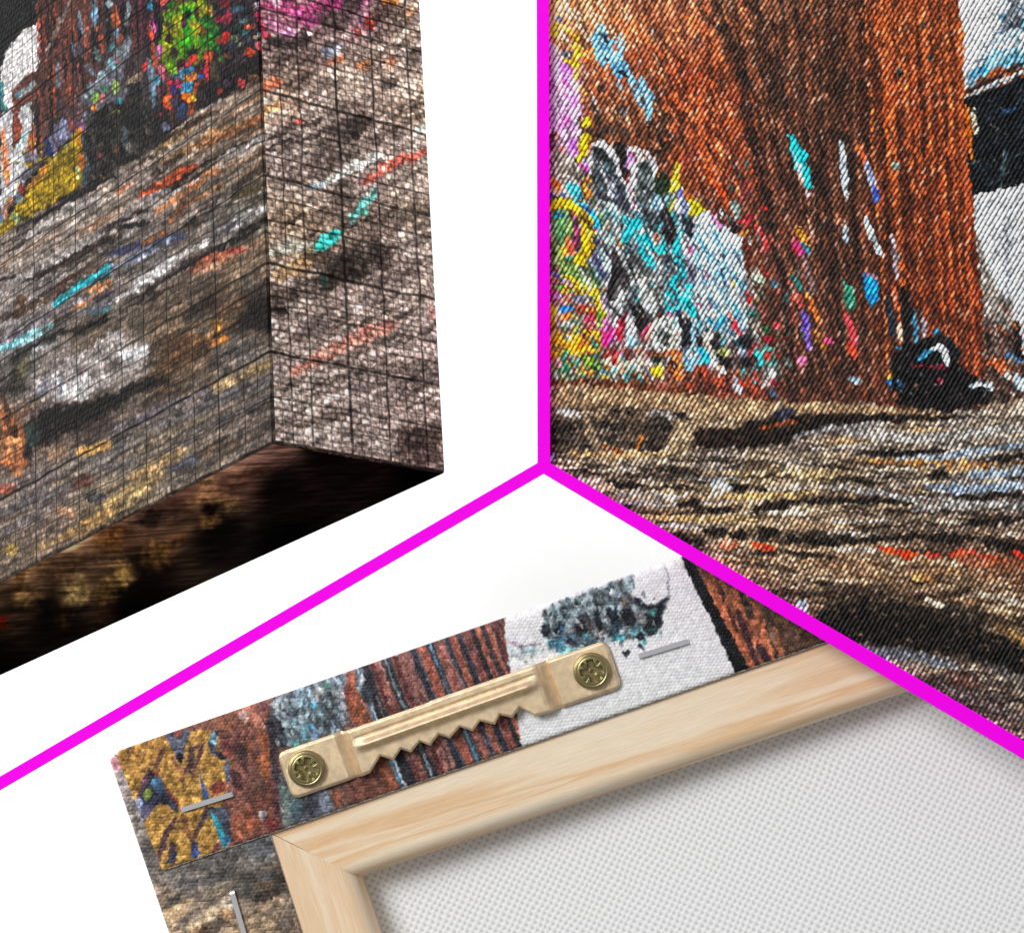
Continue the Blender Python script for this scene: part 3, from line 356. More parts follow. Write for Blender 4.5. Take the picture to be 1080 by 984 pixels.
    A.poly(z2(100,620,160,560,240,500,340,460,400,400,460,400,480,440,560,450,560,500,520,540,400,610,320,660,240,665,180,650), (172,162,158), 3, 5, .22); A.poly(z2(450,490,520,450,570,450,560,490,490,520), (214,212,212), 3, 4, .15); A.poly(z2(250,620,320,590,350,620,320,660,260,660), (214,210,208), 3, 4, .15); A.poly(z2(400,410,440,400,470,430), (210,208,212), 2, 3); M((230,600,340,580), 5, (210,206,206), .8); M((400,540,460,510), 5, (120,104,98), .7); M((220,570,240,640), 4, (190,196,206)); M((150,640,180,580), 5, (140,140,156), .7)
    A.poly(z2(140,690,240,680,320,670,420,640,600,560,640,560,640,590,540,620,400,710,240,790,130,840,100,900,80,880,120,760), K, 4, 6, .5, .95); A.poly(z2(30,620,60,500,110,480,90,560,110,620,60,640), (40,34,26), 4, 4, .5, .7); A.ell(24, 388, 6, 12, (150,140,104), 15, .6, 3, .3, .7)
    A.poly(z2(640,420,820,390,860,420,780,480,660,540,560,580,600,520), (104,72,44), 5, 6, .4, .7); A.ell(231,343,8,5,(176,120,50),-20,.6,3,.4,.8); A.ell(232,360,9,5,(176,116,54),-30,.6,3,.4,.8); A.ell(205,330,14,8,(50,40,34),-25,.6,4,.4,.9)
    A.poly(z2(890,390,900,330,960,280,1010,240,1040,230,1040,390,980,400), (26,21,19), 5, 5, .6, .9); A.ell(262,300,10,7,(120,114,104),-20,.6,3,.4,.6); A.ell(222,318,10,8,(46,34,28),-20,.6,3,.4,.9)
    for p, w, c in (((600,730,720,660,860,590,1030,500), 5, (178,150,112)), ((820,610,900,580), 4, (206,180,136)), ((940,560,1020,520), 4.5, (196,166,116)), ((320,860,380,830,420,820), 5, (196,160,100)), ((190,880,250,840), 5, (190,150,120)), ((440,770,620,690,800,620), 6, (104,98,104)), ((560,770,760,680,1030,580), 6, (110,104,106)), ((660,800,860,720,1030,640), 5, (100,92,90)), ((440,890,620,800,800,720), 4, (140,124,104))): M(p, w, c, .8)
    A.poly(z2(0,640,40,690,90,800,100,900,60,950,0,900), (176,110,66), 4, 5, .4, .85); A.ell(12,470,9,12,(206,150,100),20,.6,3,.4,.8); M((20,720,60,790), 4, (60,36,24)); M((110,740,130,790,120,830), 6, (54,70,66)); M((10,640,40,720), 3, (70,50,38))
    z3 = Z(0, 450, 3.6)
    N = lambda p, w, c=K, a=.85, brk=.1: L(p, w, c, a, brk, z3)
    for p, w, c in (((0,250,60,230), 5, (176,96,76)), ((290,100,420,70), 5, (206,160,96)), ((200,240,260,220), 6, (190,160,120)), ((490,200,640,120,700,90), 5, (170,140,96)), ((390,300,540,220,620,180), 6, (176,150,104)), ((440,310,560,240), 5, (196,170,120)), ((230,430,340,370,460,300), 6, (176,140,90)), ((20,480,60,450), 6, (176,150,84)), ((330,270,400,270), 5, (66,66,76)), ((640,170,760,120), 4, (86,90,104)), ((0,330,180,260,320,200), 5, (104,98,100)), ((0,400,160,340), 5, (120,112,112)), ((280,220,350,200), 6, (110,72,60)), ((110,480,240,420), 4, (150,124,90)), ((210,310,280,330), 5, (196,150,116)), ((760,110,900,60), 4, (130,104,80))): N(p, w, c)
    A.grain(-29, 9, 5, .3, None, 37, o=2)
    # ---- wall and view at the upper left, over the sleepers
    W = Art(x, y, (74, 52, 46), 6)
    W.field([(10,20,22,22,24),(60,40,100,56,44),(80,80,90,56,50),(110,30,86,62,60),(130,60,70,60,64),(120,110,100,104,110),(150,130,40,38,38),(170,30,60,40,60),(150,20,54,34,42),(240,60,50,36,46),(262,20,60,36,46),(250,90,34,30,32),(200,110,60,40,40),(100,160,32,30,32),(140,170,36,34,32)], 14)
    W.grain(85, 26, 4, .6, None, 51, lo=(22,18,20), hi=(150,96,84), mask=lambda X, Y: X < 260)
    W.flecks(260, (150, 0, 300, 130), (.8, 2.2), [(24,20,24),(60,44,54),(150,50,70),(60,100,110),(30,28,34),(120,60,44),(80,70,90),(20,18,20)], 80, 2.2, 83, .8)
    y7 = Z(0, 0, 7.03)
    for (xa, ya, xb, yb, w, c) in ((280,0,300,440,14,(150,78,62)),(318,0,340,420,14,(104,56,46)),(370,0,380,380,12,(116,66,54)),(410,0,430,330,12,(150,78,54)),(470,0,500,90,12,(110,62,50)),(545,150,580,520,16,(140,78,60)),(490,300,520,760,13,(160,84,58)),(440,360,470,720,12,(116,70,58)),(620,0,665,560,16,(140,80,66)),(700,0,770,400,20,(160,82,54)),(395,440,410,860,12,(146,72,50)),(345,480,360,860,11,(110,66,54)),(290,660,310,960,12,(140,76,56)),(575,560,590,700,12,(120,80,70)),(990,0,1000,420,16,(94,50,50)),(850,40,880,300,26,(160,84,50)),(1040,0,1046,330,16,(92,44,60)),(890,180,900,380,12,(120,62,50))):
        W.line(y7(xa, ya, (xa + xb) / 2, (ya + yb) / 2, xb, yb), w / 7.03, c, 1.2, 1.8, .35)
    for (xa, ya, xb, yb, w, c) in ((296,0,312,420,6,K),(350,0,362,400,9,(30,22,22)),(392,0,402,240,7,K),(590,140,600,560,12,(28,24,26)),(690,220,700,480,14,(30,26,28)),(530,250,548,560,9,(34,32,38)),(480,340,490,620,8,(36,36,44)),(420,420,440,640,9,(50,52,64)),(800,20,806,330,18,(22,20,22)),(915,20,930,330,14,(22,20,24)),(740,30,720,420,10,(44,30,30)),(430,640,440,850,8,(40,40,48)),(376,480,384,980,8,K),(330,480,334,720,7,K),(610,560,625,640,8,K),(560,420,560,560,6,K),(1015,20,1030,360,9,K)):
        W.line(y7(xa, ya, xb, yb), w / 7.03, c, 1.2, 1.6, .4, .95)
    for p, w, c in (((690,0,700,100,710,200), 2.6, (120,166,196)), ((590,90,620,300), 1.6, (110,130,150)), ((820,0,810,60), 2.4, (150,166,176)), ((860,220,860,280), 2.6, (110,166,206)), ((960,0,950,120,940,200), 2.4, (120,130,136)), ((840,320,810,380), 2.6, (96,150,156)), ((700,350,740,460), 3, (110,130,126)), ((430,480,440,660), 2, (120,130,146)), ((545,330,550,420), 1.6, (120,140,170)), ((640,480,700,560), 3, (110,120,130)), ((590,320,600,420), 1.6, (80,90,110))): W.line(y7(*p), w, c, 1.2, 1.6, .3, .9)
    W.poly(y7(620,700,700,600,780,500,960,260,980,280,970,420,920,480,900,600,760,720,700,800,640,860,540,860,560,760), (116,122,128), 2, 3, .35)
    for p, w, c in (((700,680,720,760), 3, (140,180,80)), ((690,780,700,830), 3, (226,130,60)), ((860,600,850,680), 3, (140,160,90)), ((890,730,870,780), 3, (50,140,150)), ((770,640,780,690), 2.4, (60,120,80)), ((740,740,780,720), 3, (190,110,110)), ((830,440,820,520), 3, (130,170,180)), ((560,740,600,820,540,900), 5, (110,80,80)), ((960,580,1000,600,1040,560), 4, (160,140,120)), ((870,430,880,470), 3, (140,110,116)), ((650,640,700,700), 3.4, (110,130,140)), ((480,880,450,980), 4, (130,130,160)), ((600,900,580,960), 3, (150,110,150)), ((740,560,780,540), 3, (140,160,166)), ((800,600,840,560), 3, (110,100,120)), ((940,520,960,560), 3, (90,50,40))): W.line(y7(*p), w, c, 1.3, 2)
    W.line(y7(525,0,480,90,440,180,390,300,340,420), (2.4,1.8), (136,120,116), 1, 1.2); W.line(y7(580,60,520,160,480,260,400,380,310,500), 2.4, (118,70,56), 1.2, 1.6); W.line(y7(500,280,420,300,350,440), 1.6, (40,26,24)); W.line(y7(300,480,330,600), 2, (90,60,50))
    W.poly(y7(700,860,800,790,920,760,960,640,1054,560,1054,984,700,984,640,984), (40,37,36), 2, 3, .6); W.line(y7(960,620,1054,560), 3, (150,130,110)); W.line(y7(860,800,870,860), 3, (110,110,50)); W.line(y7(700,860,820,800), 2.2, K)
    W.flecks(60, (90, 108, 165, 190), (.8, 2), [(96,92,88),(70,66,62),(20,18,18),(70,80,84),(110,74,70)], 75, 2.2, 31, .7)
    z4 = Z(0, 120, 7.03)
    W.poly(z4(610,110,700,60,1054,-80,1054,360,800,460,640,560,610,560), (40,37,36), 2, 3, .55); W.line(z4(620,180,640,400,630,540), 2.4, (66,90,104)); W.line(z4(760,300,740,340), 3, (120,56,70)); W.line(z4(920,80,940,280), 3, (84,96,98)); W.line(z4(870,230,860,300), 3, (104,80,50)); W.line(z4(950,240,960,290), 3, (130,124,120)); W.line(z4(720,500,770,480), 3, (170,120,70)); W.line(z4(1000,20,1020,120), 5, (24,22,22))
    W.flecks(90, (88, 130, 165, 196), (.7, 1.8), [(90,84,78),(64,58,54),(22,20,20),(104,92,84)], 70, 2, 33, .7)
    # white opening under the bridge, its dark underside
    W.poly([(-5,-5),(38,-5),(38,26),(20,38),(6,58),(1,70),(-5,80)], (20,20,22), 1, 1, .4); W.flecks(50, (0, 0, 37, 60), (.6, 1.4), [(60,60,64),(40,42,46),(90,90,90),(70,84,88)], -30, 2, 34, .6)
    W.poly(y7(270,180,285,330,290,480,270,540,180,610,100,680,100,800,90,830,60,870,20,820,0,700,10,500,30,420,110,300,190,220), (224,221,219), 1, 1, .06)
    W.line(y7(0,600,20,780,50,840), 2.4, (60,120,124)); W.line(y7(30,830,40,870), 2.6, (70,90,110)); W.poly(y7(0,860,60,860,100,830,110,984,0,984), (214,212,212), 1.5, 2, .1)
    W.line(y7(100,690,180,610,280,540), 2.6, (110,66,50)); W.poly(y7(120,700,260,600,280,640,150,730), (150,160,160), 1.4, 2); W.line(y7(110,760,200,740,300,640), 3, (120,70,54)); W.line(y7(115,700,130,984), 4, (124,64,46)); W.poly(y7(160,780,240,740,250,984,160,984), (190,196,194), 1.5, 2); W.line(y7(255,740,260,984), 3, (90,60,50)); W.ell(19,101,3,4,(120,170,190)); W.line(y7(270,720,280,984), 2.4, (50,44,44))
    W.poly(z4(0,0,260,0,280,280,240,330,200,440,180,520,60,700,0,740), (206,204,208), 1.5, 2, .15); W.line(z4(30,110,40,360,60,520), 3.4, (226,150,110)); W.line(z4(120,0,130,150,110,240), 4, (130,66,44)); W.line(z4(250,80,240,300), 3.6, (176,96,66)); W.line(z4(280,0,290,320), 3, (30,28,30)); W.line(z4(310,0,320,140,310,340), 3, (120,66,50)); W.line(z4(330,60,350,160), 3, (110,80,70)); W.line(z4(100,640,40,740,20,800), 5, (196,140,120)); W.line(z4(120,250,170,210,200,140), 2.6, (160,196,196)); W.line(z4(190,320,270,350,240,430,160,480), 7, (110,104,116), 2, 3); W.line(z4(200,370,260,390), 3, (60,66,84))
    W.poly(z4(200,500,270,420,330,380,320,430,260,500,190,570,160,600), (26,24,26), 2, 3, .5); W.poly(z4(50,760,100,670,130,680,110,740,60,780), K, 2, 3); W.line(z4(150,590,140,660), 3, (150,170,176)); W.line(z4(160,530,170,590), 2.4, (150,40,40)); W.poly(z4(340,230,400,100,520,40,590,60,560,150,460,230,400,300,340,330), (110,104,126), 2, 3, .3); W.poly(z4(440,100,510,60,500,200,440,190), (150,150,180), 2, 2); W.line(z4(340,200,370,300,350,330), 4, (30,44,90)); W.line(z4(520,40,560,140), 4, (110,60,60)); W.line(z4(600,80,620,130), 3, (170,120,160)); W.line(z4(400,300,420,270), 3, (180,180,200)); W.line(z4(0,760,20,830), 4, (110,140,170))
    # mustard block
    W.poly(z4(590,110,605,130,600,300,615,400,610,520,560,570,420,640,300,740,180,820,60,900,-30,984,-30,850,60,780,100,740,180,620,210,570,330,440,350,370,460,260), (150,126,24), 1.6, 2, .35)
    W.flecks(70, (6, 150, 88, 250), (1, 2.4), [(196,166,40),(110,92,16),(176,146,30),(90,76,20),(206,170,60)], -28, 2, 35, .7); W.line(z4(590,110,580,180,600,260), 2.6, (216,150,40)); W.line(z4(600,300,610,380,605,440), 3, (190,110,44)); W.line(z4(570,400,590,480), 3, (190,196,130)); W.line(z4(350,380,300,470,200,560), 3, (196,136,50)); W.line(z4(480,240,500,240), 4, (160,160,110)); W.line(z4(150,780,190,790), 4, (70,60,14)); W.line(z4(110,740,120,800), 3, (150,170,120))
    # green and colour tag near the corner
    z5 = Z(140, 0, 7.03)
    W.poly(z5(190,110,260,60,380,20,560,0,590,60,600,130,640,230,660,330,600,360,500,430,420,450,340,430,330,540,290,570,260,520,220,480,230,420,200,300), (104,148,26), 2, 4, .4)
    W.poly(z5(220,180,380,110,380,260,300,330,240,460,220,400), (166,170,26), 2, 4, .35); W.poly(z5(520,120,600,130,650,260,670,440,600,360,500,330), (40,108,32), 2, 4, .4); W.line(z5(380,60,420,100,400,250), 4, (40,160,30)); W.line(z5(340,330,420,300,400,430), 4, (60,150,24)); W.line(z5(490,20,530,60,510,120), 4, (170,176,30)); W.line(z5(430,170,490,230,470,290), 4, (176,166,34)); W.ell(206,62,4.5,6,(120,160,16))
    for p, w, c in (((265,260,270,320), 4, (46,34,22)), ((310,370,310,420), 4, (50,34,40)), ((260,180,260,210), 3, (70,60,40)), ((400,100,400,130), 4, (30,26,26)), ((470,60,480,150), 3, (90,50,50)), ((440,370,450,410), 4, (50,40,30)), ((380,140,390,200), 3, (70,40,60)), ((510,200,520,260), 3.4, (120,80,30)), ((560,60,570,110), 3, (170,140,40)), ((610,260,640,400), 3, (30,100,40)), ((650,430,670,460), 3.5, (60,140,60))): W.line(z5(*p), w, c)
    for p, w, c in (((140,0,140,80), 3.4, (70,160,206)), ((160,130,150,220,130,260), 3, (200,80,170)), ((130,180,140,300), 3, (226,80,50)), ((150,330,170,470,160,560), 3.4, (170,84,54)), ((200,340,200,420), 3, (206,120,170)), ((210,500,220,600), 3, (206,110,130)), ((90,470,95,520), 3.4, (206,60,60)), ((120,430,150,620,150,800), 3, (106,130,146)), ((180,560,190,640), 3, (90,150,170)), ((270,600,280,640), 3, (190,40,60)), ((350,480,330,520), 4, (206,70,100)), ((400,470,420,500), 4, (196,60,60)), ((460,420,450,460), 4, (190,50,40)), ((440,500,340,570), 4, (60,130,170)), ((460,540,400,600,480,560), 4.4, (226,140,50)), ((430,620,370,690), 5, (60,170,220)), ((350,600,330,650), 4, (206,60,100)), ((310,640,300,700), 4, (60,50,110)), ((480,620,490,660,460,720), 4, (214,90,50)), ((390,690,410,750), 4.4, (240,120,30)), ((270,680,250,760,280,810), 4, (206,90,46)), ((560,380,560,470), 4, (190,80,50)), ((550,490,560,540,560,620), 4.4, (190,50,66)), ((500,560,510,590), 4, (50,80,150)), ((430,780,430,860), 4, (190,96,46)), ((370,780,360,880), 6, (60,76,116)), ((300,740,330,800), 4, (60,70,84)), ((250,920,230,970), 4, (110,110,140)), ((600,480,590,640), 4, (70,70,50)), ((460,700,440,740), 3, (190,150,50)), ((170,20,180,200), 3, (26,20,24)), ((210,130,190,300), 3, (40,30,40)), ((340,500,360,480), 3, (50,30,40)), ((230,0,220,40), 4, (200,90,80)), ((300,20,290,60), 4, (60,110,30)), ((340,0,350,40), 4, (120,100,40))): W.line(z5(*p), w, c, 1.3, 2)
    W.poly(z5(590,30,700,0,1054,-20,1054,400,960,420,800,480,700,500,640,400,640,230), (46,40,46), 2, 4, .5)
    for p, w, c in (((660,0,700,60), 4.4, (120,34,44)), ((700,90,690,180), 4, (170,54,80)), ((640,130,620,160), 4, (150,40,70)), ((740,80,820,60), 4, (60,90,100)), ((830,140,810,170), 4, (110,140,150)), ((870,190,860,220), 4.4, (214,110,80)), ((690,250,700,310), 4.4, (196,50,40)), ((760,270,740,320), 4, (110,130,80)), ((820,250,860,240), 4, (60,130,130)), ((790,330,800,350), 3, (170,160,120)), ((860,380,870,420), 6, (196,76,36)), ((960,250,940,280), 4, (120,170,206)), ((920,110,960,150), 4.6, (206,60,110)), ((930,330,960,350), 4.6, (226,110,120)), ((640,300,650,330), 4, (170,60,40)), ((720,340,780,330), 5, (50,60,76)), ((910,40,940,60), 4, (196,170,176)), ((880,310,840,290), 4, (50,56,66)), ((700,420,690,440), 4, (130,70,40)), ((800,200,760,210), 4, (40,60,50)), ((900,260,910,280), 3, (190,150,120)), ((990,20,1000,80),4,(206,120,150))): W.line(z5(*p), w, c, 1.3, 2)
    W.poly(z5(480,650,600,560,800,470,960,430,1054,430,1054,520,900,600,800,680,640,770,560,820,480,760), (30,25,24), 3, 4, .6)
    for p, w, c in (((800,600,810,640), 4, (190,66,66)), ((650,660,640,700), 4, (176,66,44)), ((700,610,690,640), 4, (80,60,90)), ((880,560,900,590), 4, (110,84,50)), ((600,600,640,570), 3, (90,80,50)), ((520,700,510,740), 4, (70,60,70)), ((780,740,800,700), 3, (70,56,44))): W.line(z5(*p), w, c, 1.3, 2)
    W.flecks(150, (60, 0, 290, 140), (.5, 1.3), [(20,18,20),(24,22,26),(110,80,80),(70,110,120),(150,70,60),(16,14,16)], 84, 2.6, 84, .8, .6)
    e = np.interp(A.x, [-30, 22, 88, 110, 160, 186, 220, 250, 300], [262, 236, 198, 188, 160, 135, 113, 96, 70])
    k = sm(2, -2, A.y - e + 3 * fb(A.x / 9, A.y / 9, 78, 2))[:, None]
    A.c = A.c * (1 - k) + W.c * k
    A.line([(18,242),(60,220),(95,198),(120,184)], (3,4), K, 2.2, 3, .4, .9)
    return A

def art_corner_side(x, y):
    A = Art(x, y, (168, 150, 140), 9)
    A.field([(290,20,150,100,110),(330,15,160,90,116),(380,10,150,90,120),(400,15,90,70,66),(430,20,160,140,126),(300,50,120,100,96),(340,45,110,90,88),(400,60,170,150,136),(430,60,160,142,130),
             (300,80,150,130,116),(360,80,176,158,144),(420,90,172,152,138),(290,110,170,140,120),(350,120,168,152,142),(430,110,160,138,120),(300,150,166,150,142),(360,130,120,104,98),(420,150,160,146,136),(350,150,110,98,90),
             (320,190,156,140,130),(380,190,164,148,138),(440,190,150,136,124),(310,230,190,166,140),(380,220,150,132,118),(440,230,130,116,100),(320,260,170,146,120),(345,285,90,76,66),(390,270,84,72,64),(440,260,150,136,128),
             (300,310,150,134,126),(360,320,172,156,146),(430,310,150,136,126),(300,360,170,154,146),(370,370,170,152,142),(440,350,164,148,140),(310,420,180,164,154),(380,420,170,154,146),(440,420,156,140,132),(320,450,190,174,164),(400,455,150,136,128),(450,470,124,108,98)], 20)
    A.grain(-24, 34, 7, .85, None, 61, lo=(58,50,45), hi=(206,192,178), warp=4); A.strokes(90, (270, 0, 480, 500), (24, 90), (1., 3.), [(66,56,50),(206,192,180),(90,78,70),(176,156,136),(54,46,42)], -24, 85, .65, 6, 2.); A.grain(-24, 9, 4, .5, None, 65, lo=(70,58,54), hi=(224,210,202))
    z = Z(250, 0, 3.936); y2 = Z(250, 240, 3.516)
    for p, w, c in (((110,30,200,20,260,60,400,20), 7, (176,76,120)), ((120,90,180,110,230,150), 6, (190,126,156)), ((240,60,320,90,340,60), 7, (160,80,124)), ((380,0,430,20), 6, (160,66,116)), ((80,80,120,170), 4, (206,60,90)), ((180,160,240,140), 4, (190,140,170)), ((140,0,180,10), 5, (226,200,210)), ((330,60,440,90,400,120), 8, (70,60,58)), ((450,10,500,40), 7, (60,50,48)), ((130,170,220,190,300,160), 7, (60,52,50)), ((540,70,560,120), 4, (206,70,50)), ((490,130,520,140), 4, (190,90,80)), ((610,0,660,10), 5, (190,120,60)), ((700,60,740,40), 5, (190,140,110)), ((360,230,430,200), 5, (150,160,176)), ((370,270,440,240), 4, (190,120,90)), ((500,280,550,260), 4.4, (176,110,70)), ((80,380,150,340,190,350), 5, (206,110,80)), ((110,470,180,430), 5, (214,160,110)), ((240,520,270,500), 4, (190,80,70)), ((600,350,660,340), 6, (70,60,56)), ((400,560,470,540,540,490), 10, (60,52,48)), ((430,580,360,560), 7, (80,70,66)), ((690,200,700,240), 3, (196,180,176)), ((620,250,660,270), 4, (176,110,80)), ((740,550,780,530), 4, (176,206,200)), ((590,540,700,560), 5, (90,78,72)), ((240,500,180,560), 6, (90,76,70))): A.line(z(*p), w, c, 2.5, 4, .3, .75)
    A.line(z(360,770,440,720,520,680,600,640), (4,5), (226,226,214), 1.6, 3); A.line(z(530,760,580,720,640,680,790,630), (5,5), (206,106,92), 1.6, 3, .3, .85); A.line(z(470,930,510,880,580,790), (3.4,5), (96,170,160), 1.6, 3, .3, .9); A.line(z(290,790,360,760), 3, (150,180,190), 2, 2, .3, .7)
    A.line(y2(300,80,330,50,380,25), (6,7), (70,200,186), 2, 2.5); A.line(y2(120,100,200,70,280,60), 6, (196,196,180), 3, 3, .3, .7); A.line(y2(140,190,260,120), 8, (196,160,116), 3, 4, .3, .7); A.poly(y2(290,250,320,150,400,90,520,70,560,100,440,190,350,240), (50,44,40), 5, 6, .4, .85); A.line(y2(310,180,330,210), 4, (60,100,90), 2, 2, .3, .7); A.line(y2(120,260,220,250), 6, (70,60,54), 3, 4, .3, .8); A.line(y2(110,300,180,320), 5, (40,34,30), 3, 3, .3, .8)
    A.line(y2(200,540,300,480,400,440,480,390,580,370), (6,8), (206,140,122), 3, 4, .3, .75); A.line(y2(720,300,745,340), 5, (170,110,104), 2.5, 3, .3, .7); A.poly(y2(560,760,640,740,760,760,780,900,640,870), (70,58,54), 8, 8, .4, .7)
    return A

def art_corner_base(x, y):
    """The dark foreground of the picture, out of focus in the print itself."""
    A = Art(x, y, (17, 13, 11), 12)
    A.field([(288,468,150,124,104),(240,490,190,158,124),(190,516,186,152,118),(130,546,160,128,100),(75,576,186,150,114),(20,604,180,146,110),(240,504,100,80,62),(190,532,84,66,50),(130,564,66,50,38),(75,592,90,70,54),(60,604,56,44,34),(20,625,50,38,28),(350,480,24,19,16),(470,497,8,7,6),(300,520,24,20,17),(230,560,20,16,14),(150,600,26,20,16),(60,660,24,19,16),(0,714,12,10,9),(150,650,10,9,8),(300,575,8,7,7)], 26)  # inks carry the underside's shade; front edge lifted to offset its dim light
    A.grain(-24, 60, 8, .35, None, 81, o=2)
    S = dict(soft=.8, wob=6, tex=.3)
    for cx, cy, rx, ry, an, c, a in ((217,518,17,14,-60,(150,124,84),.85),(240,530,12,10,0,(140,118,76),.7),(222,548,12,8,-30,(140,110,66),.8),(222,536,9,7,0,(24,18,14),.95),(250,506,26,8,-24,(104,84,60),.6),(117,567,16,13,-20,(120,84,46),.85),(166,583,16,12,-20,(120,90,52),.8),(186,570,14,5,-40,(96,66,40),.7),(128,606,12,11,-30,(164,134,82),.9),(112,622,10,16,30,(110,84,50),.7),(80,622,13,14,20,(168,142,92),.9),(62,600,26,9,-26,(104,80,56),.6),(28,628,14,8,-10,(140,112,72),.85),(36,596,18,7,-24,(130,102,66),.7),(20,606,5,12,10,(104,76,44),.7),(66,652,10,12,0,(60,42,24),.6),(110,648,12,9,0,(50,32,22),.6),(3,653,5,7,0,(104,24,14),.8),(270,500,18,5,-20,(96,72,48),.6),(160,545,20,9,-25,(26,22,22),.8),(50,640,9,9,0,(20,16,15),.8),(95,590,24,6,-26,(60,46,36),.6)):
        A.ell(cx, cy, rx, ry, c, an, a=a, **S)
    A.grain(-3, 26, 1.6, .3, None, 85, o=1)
    return A

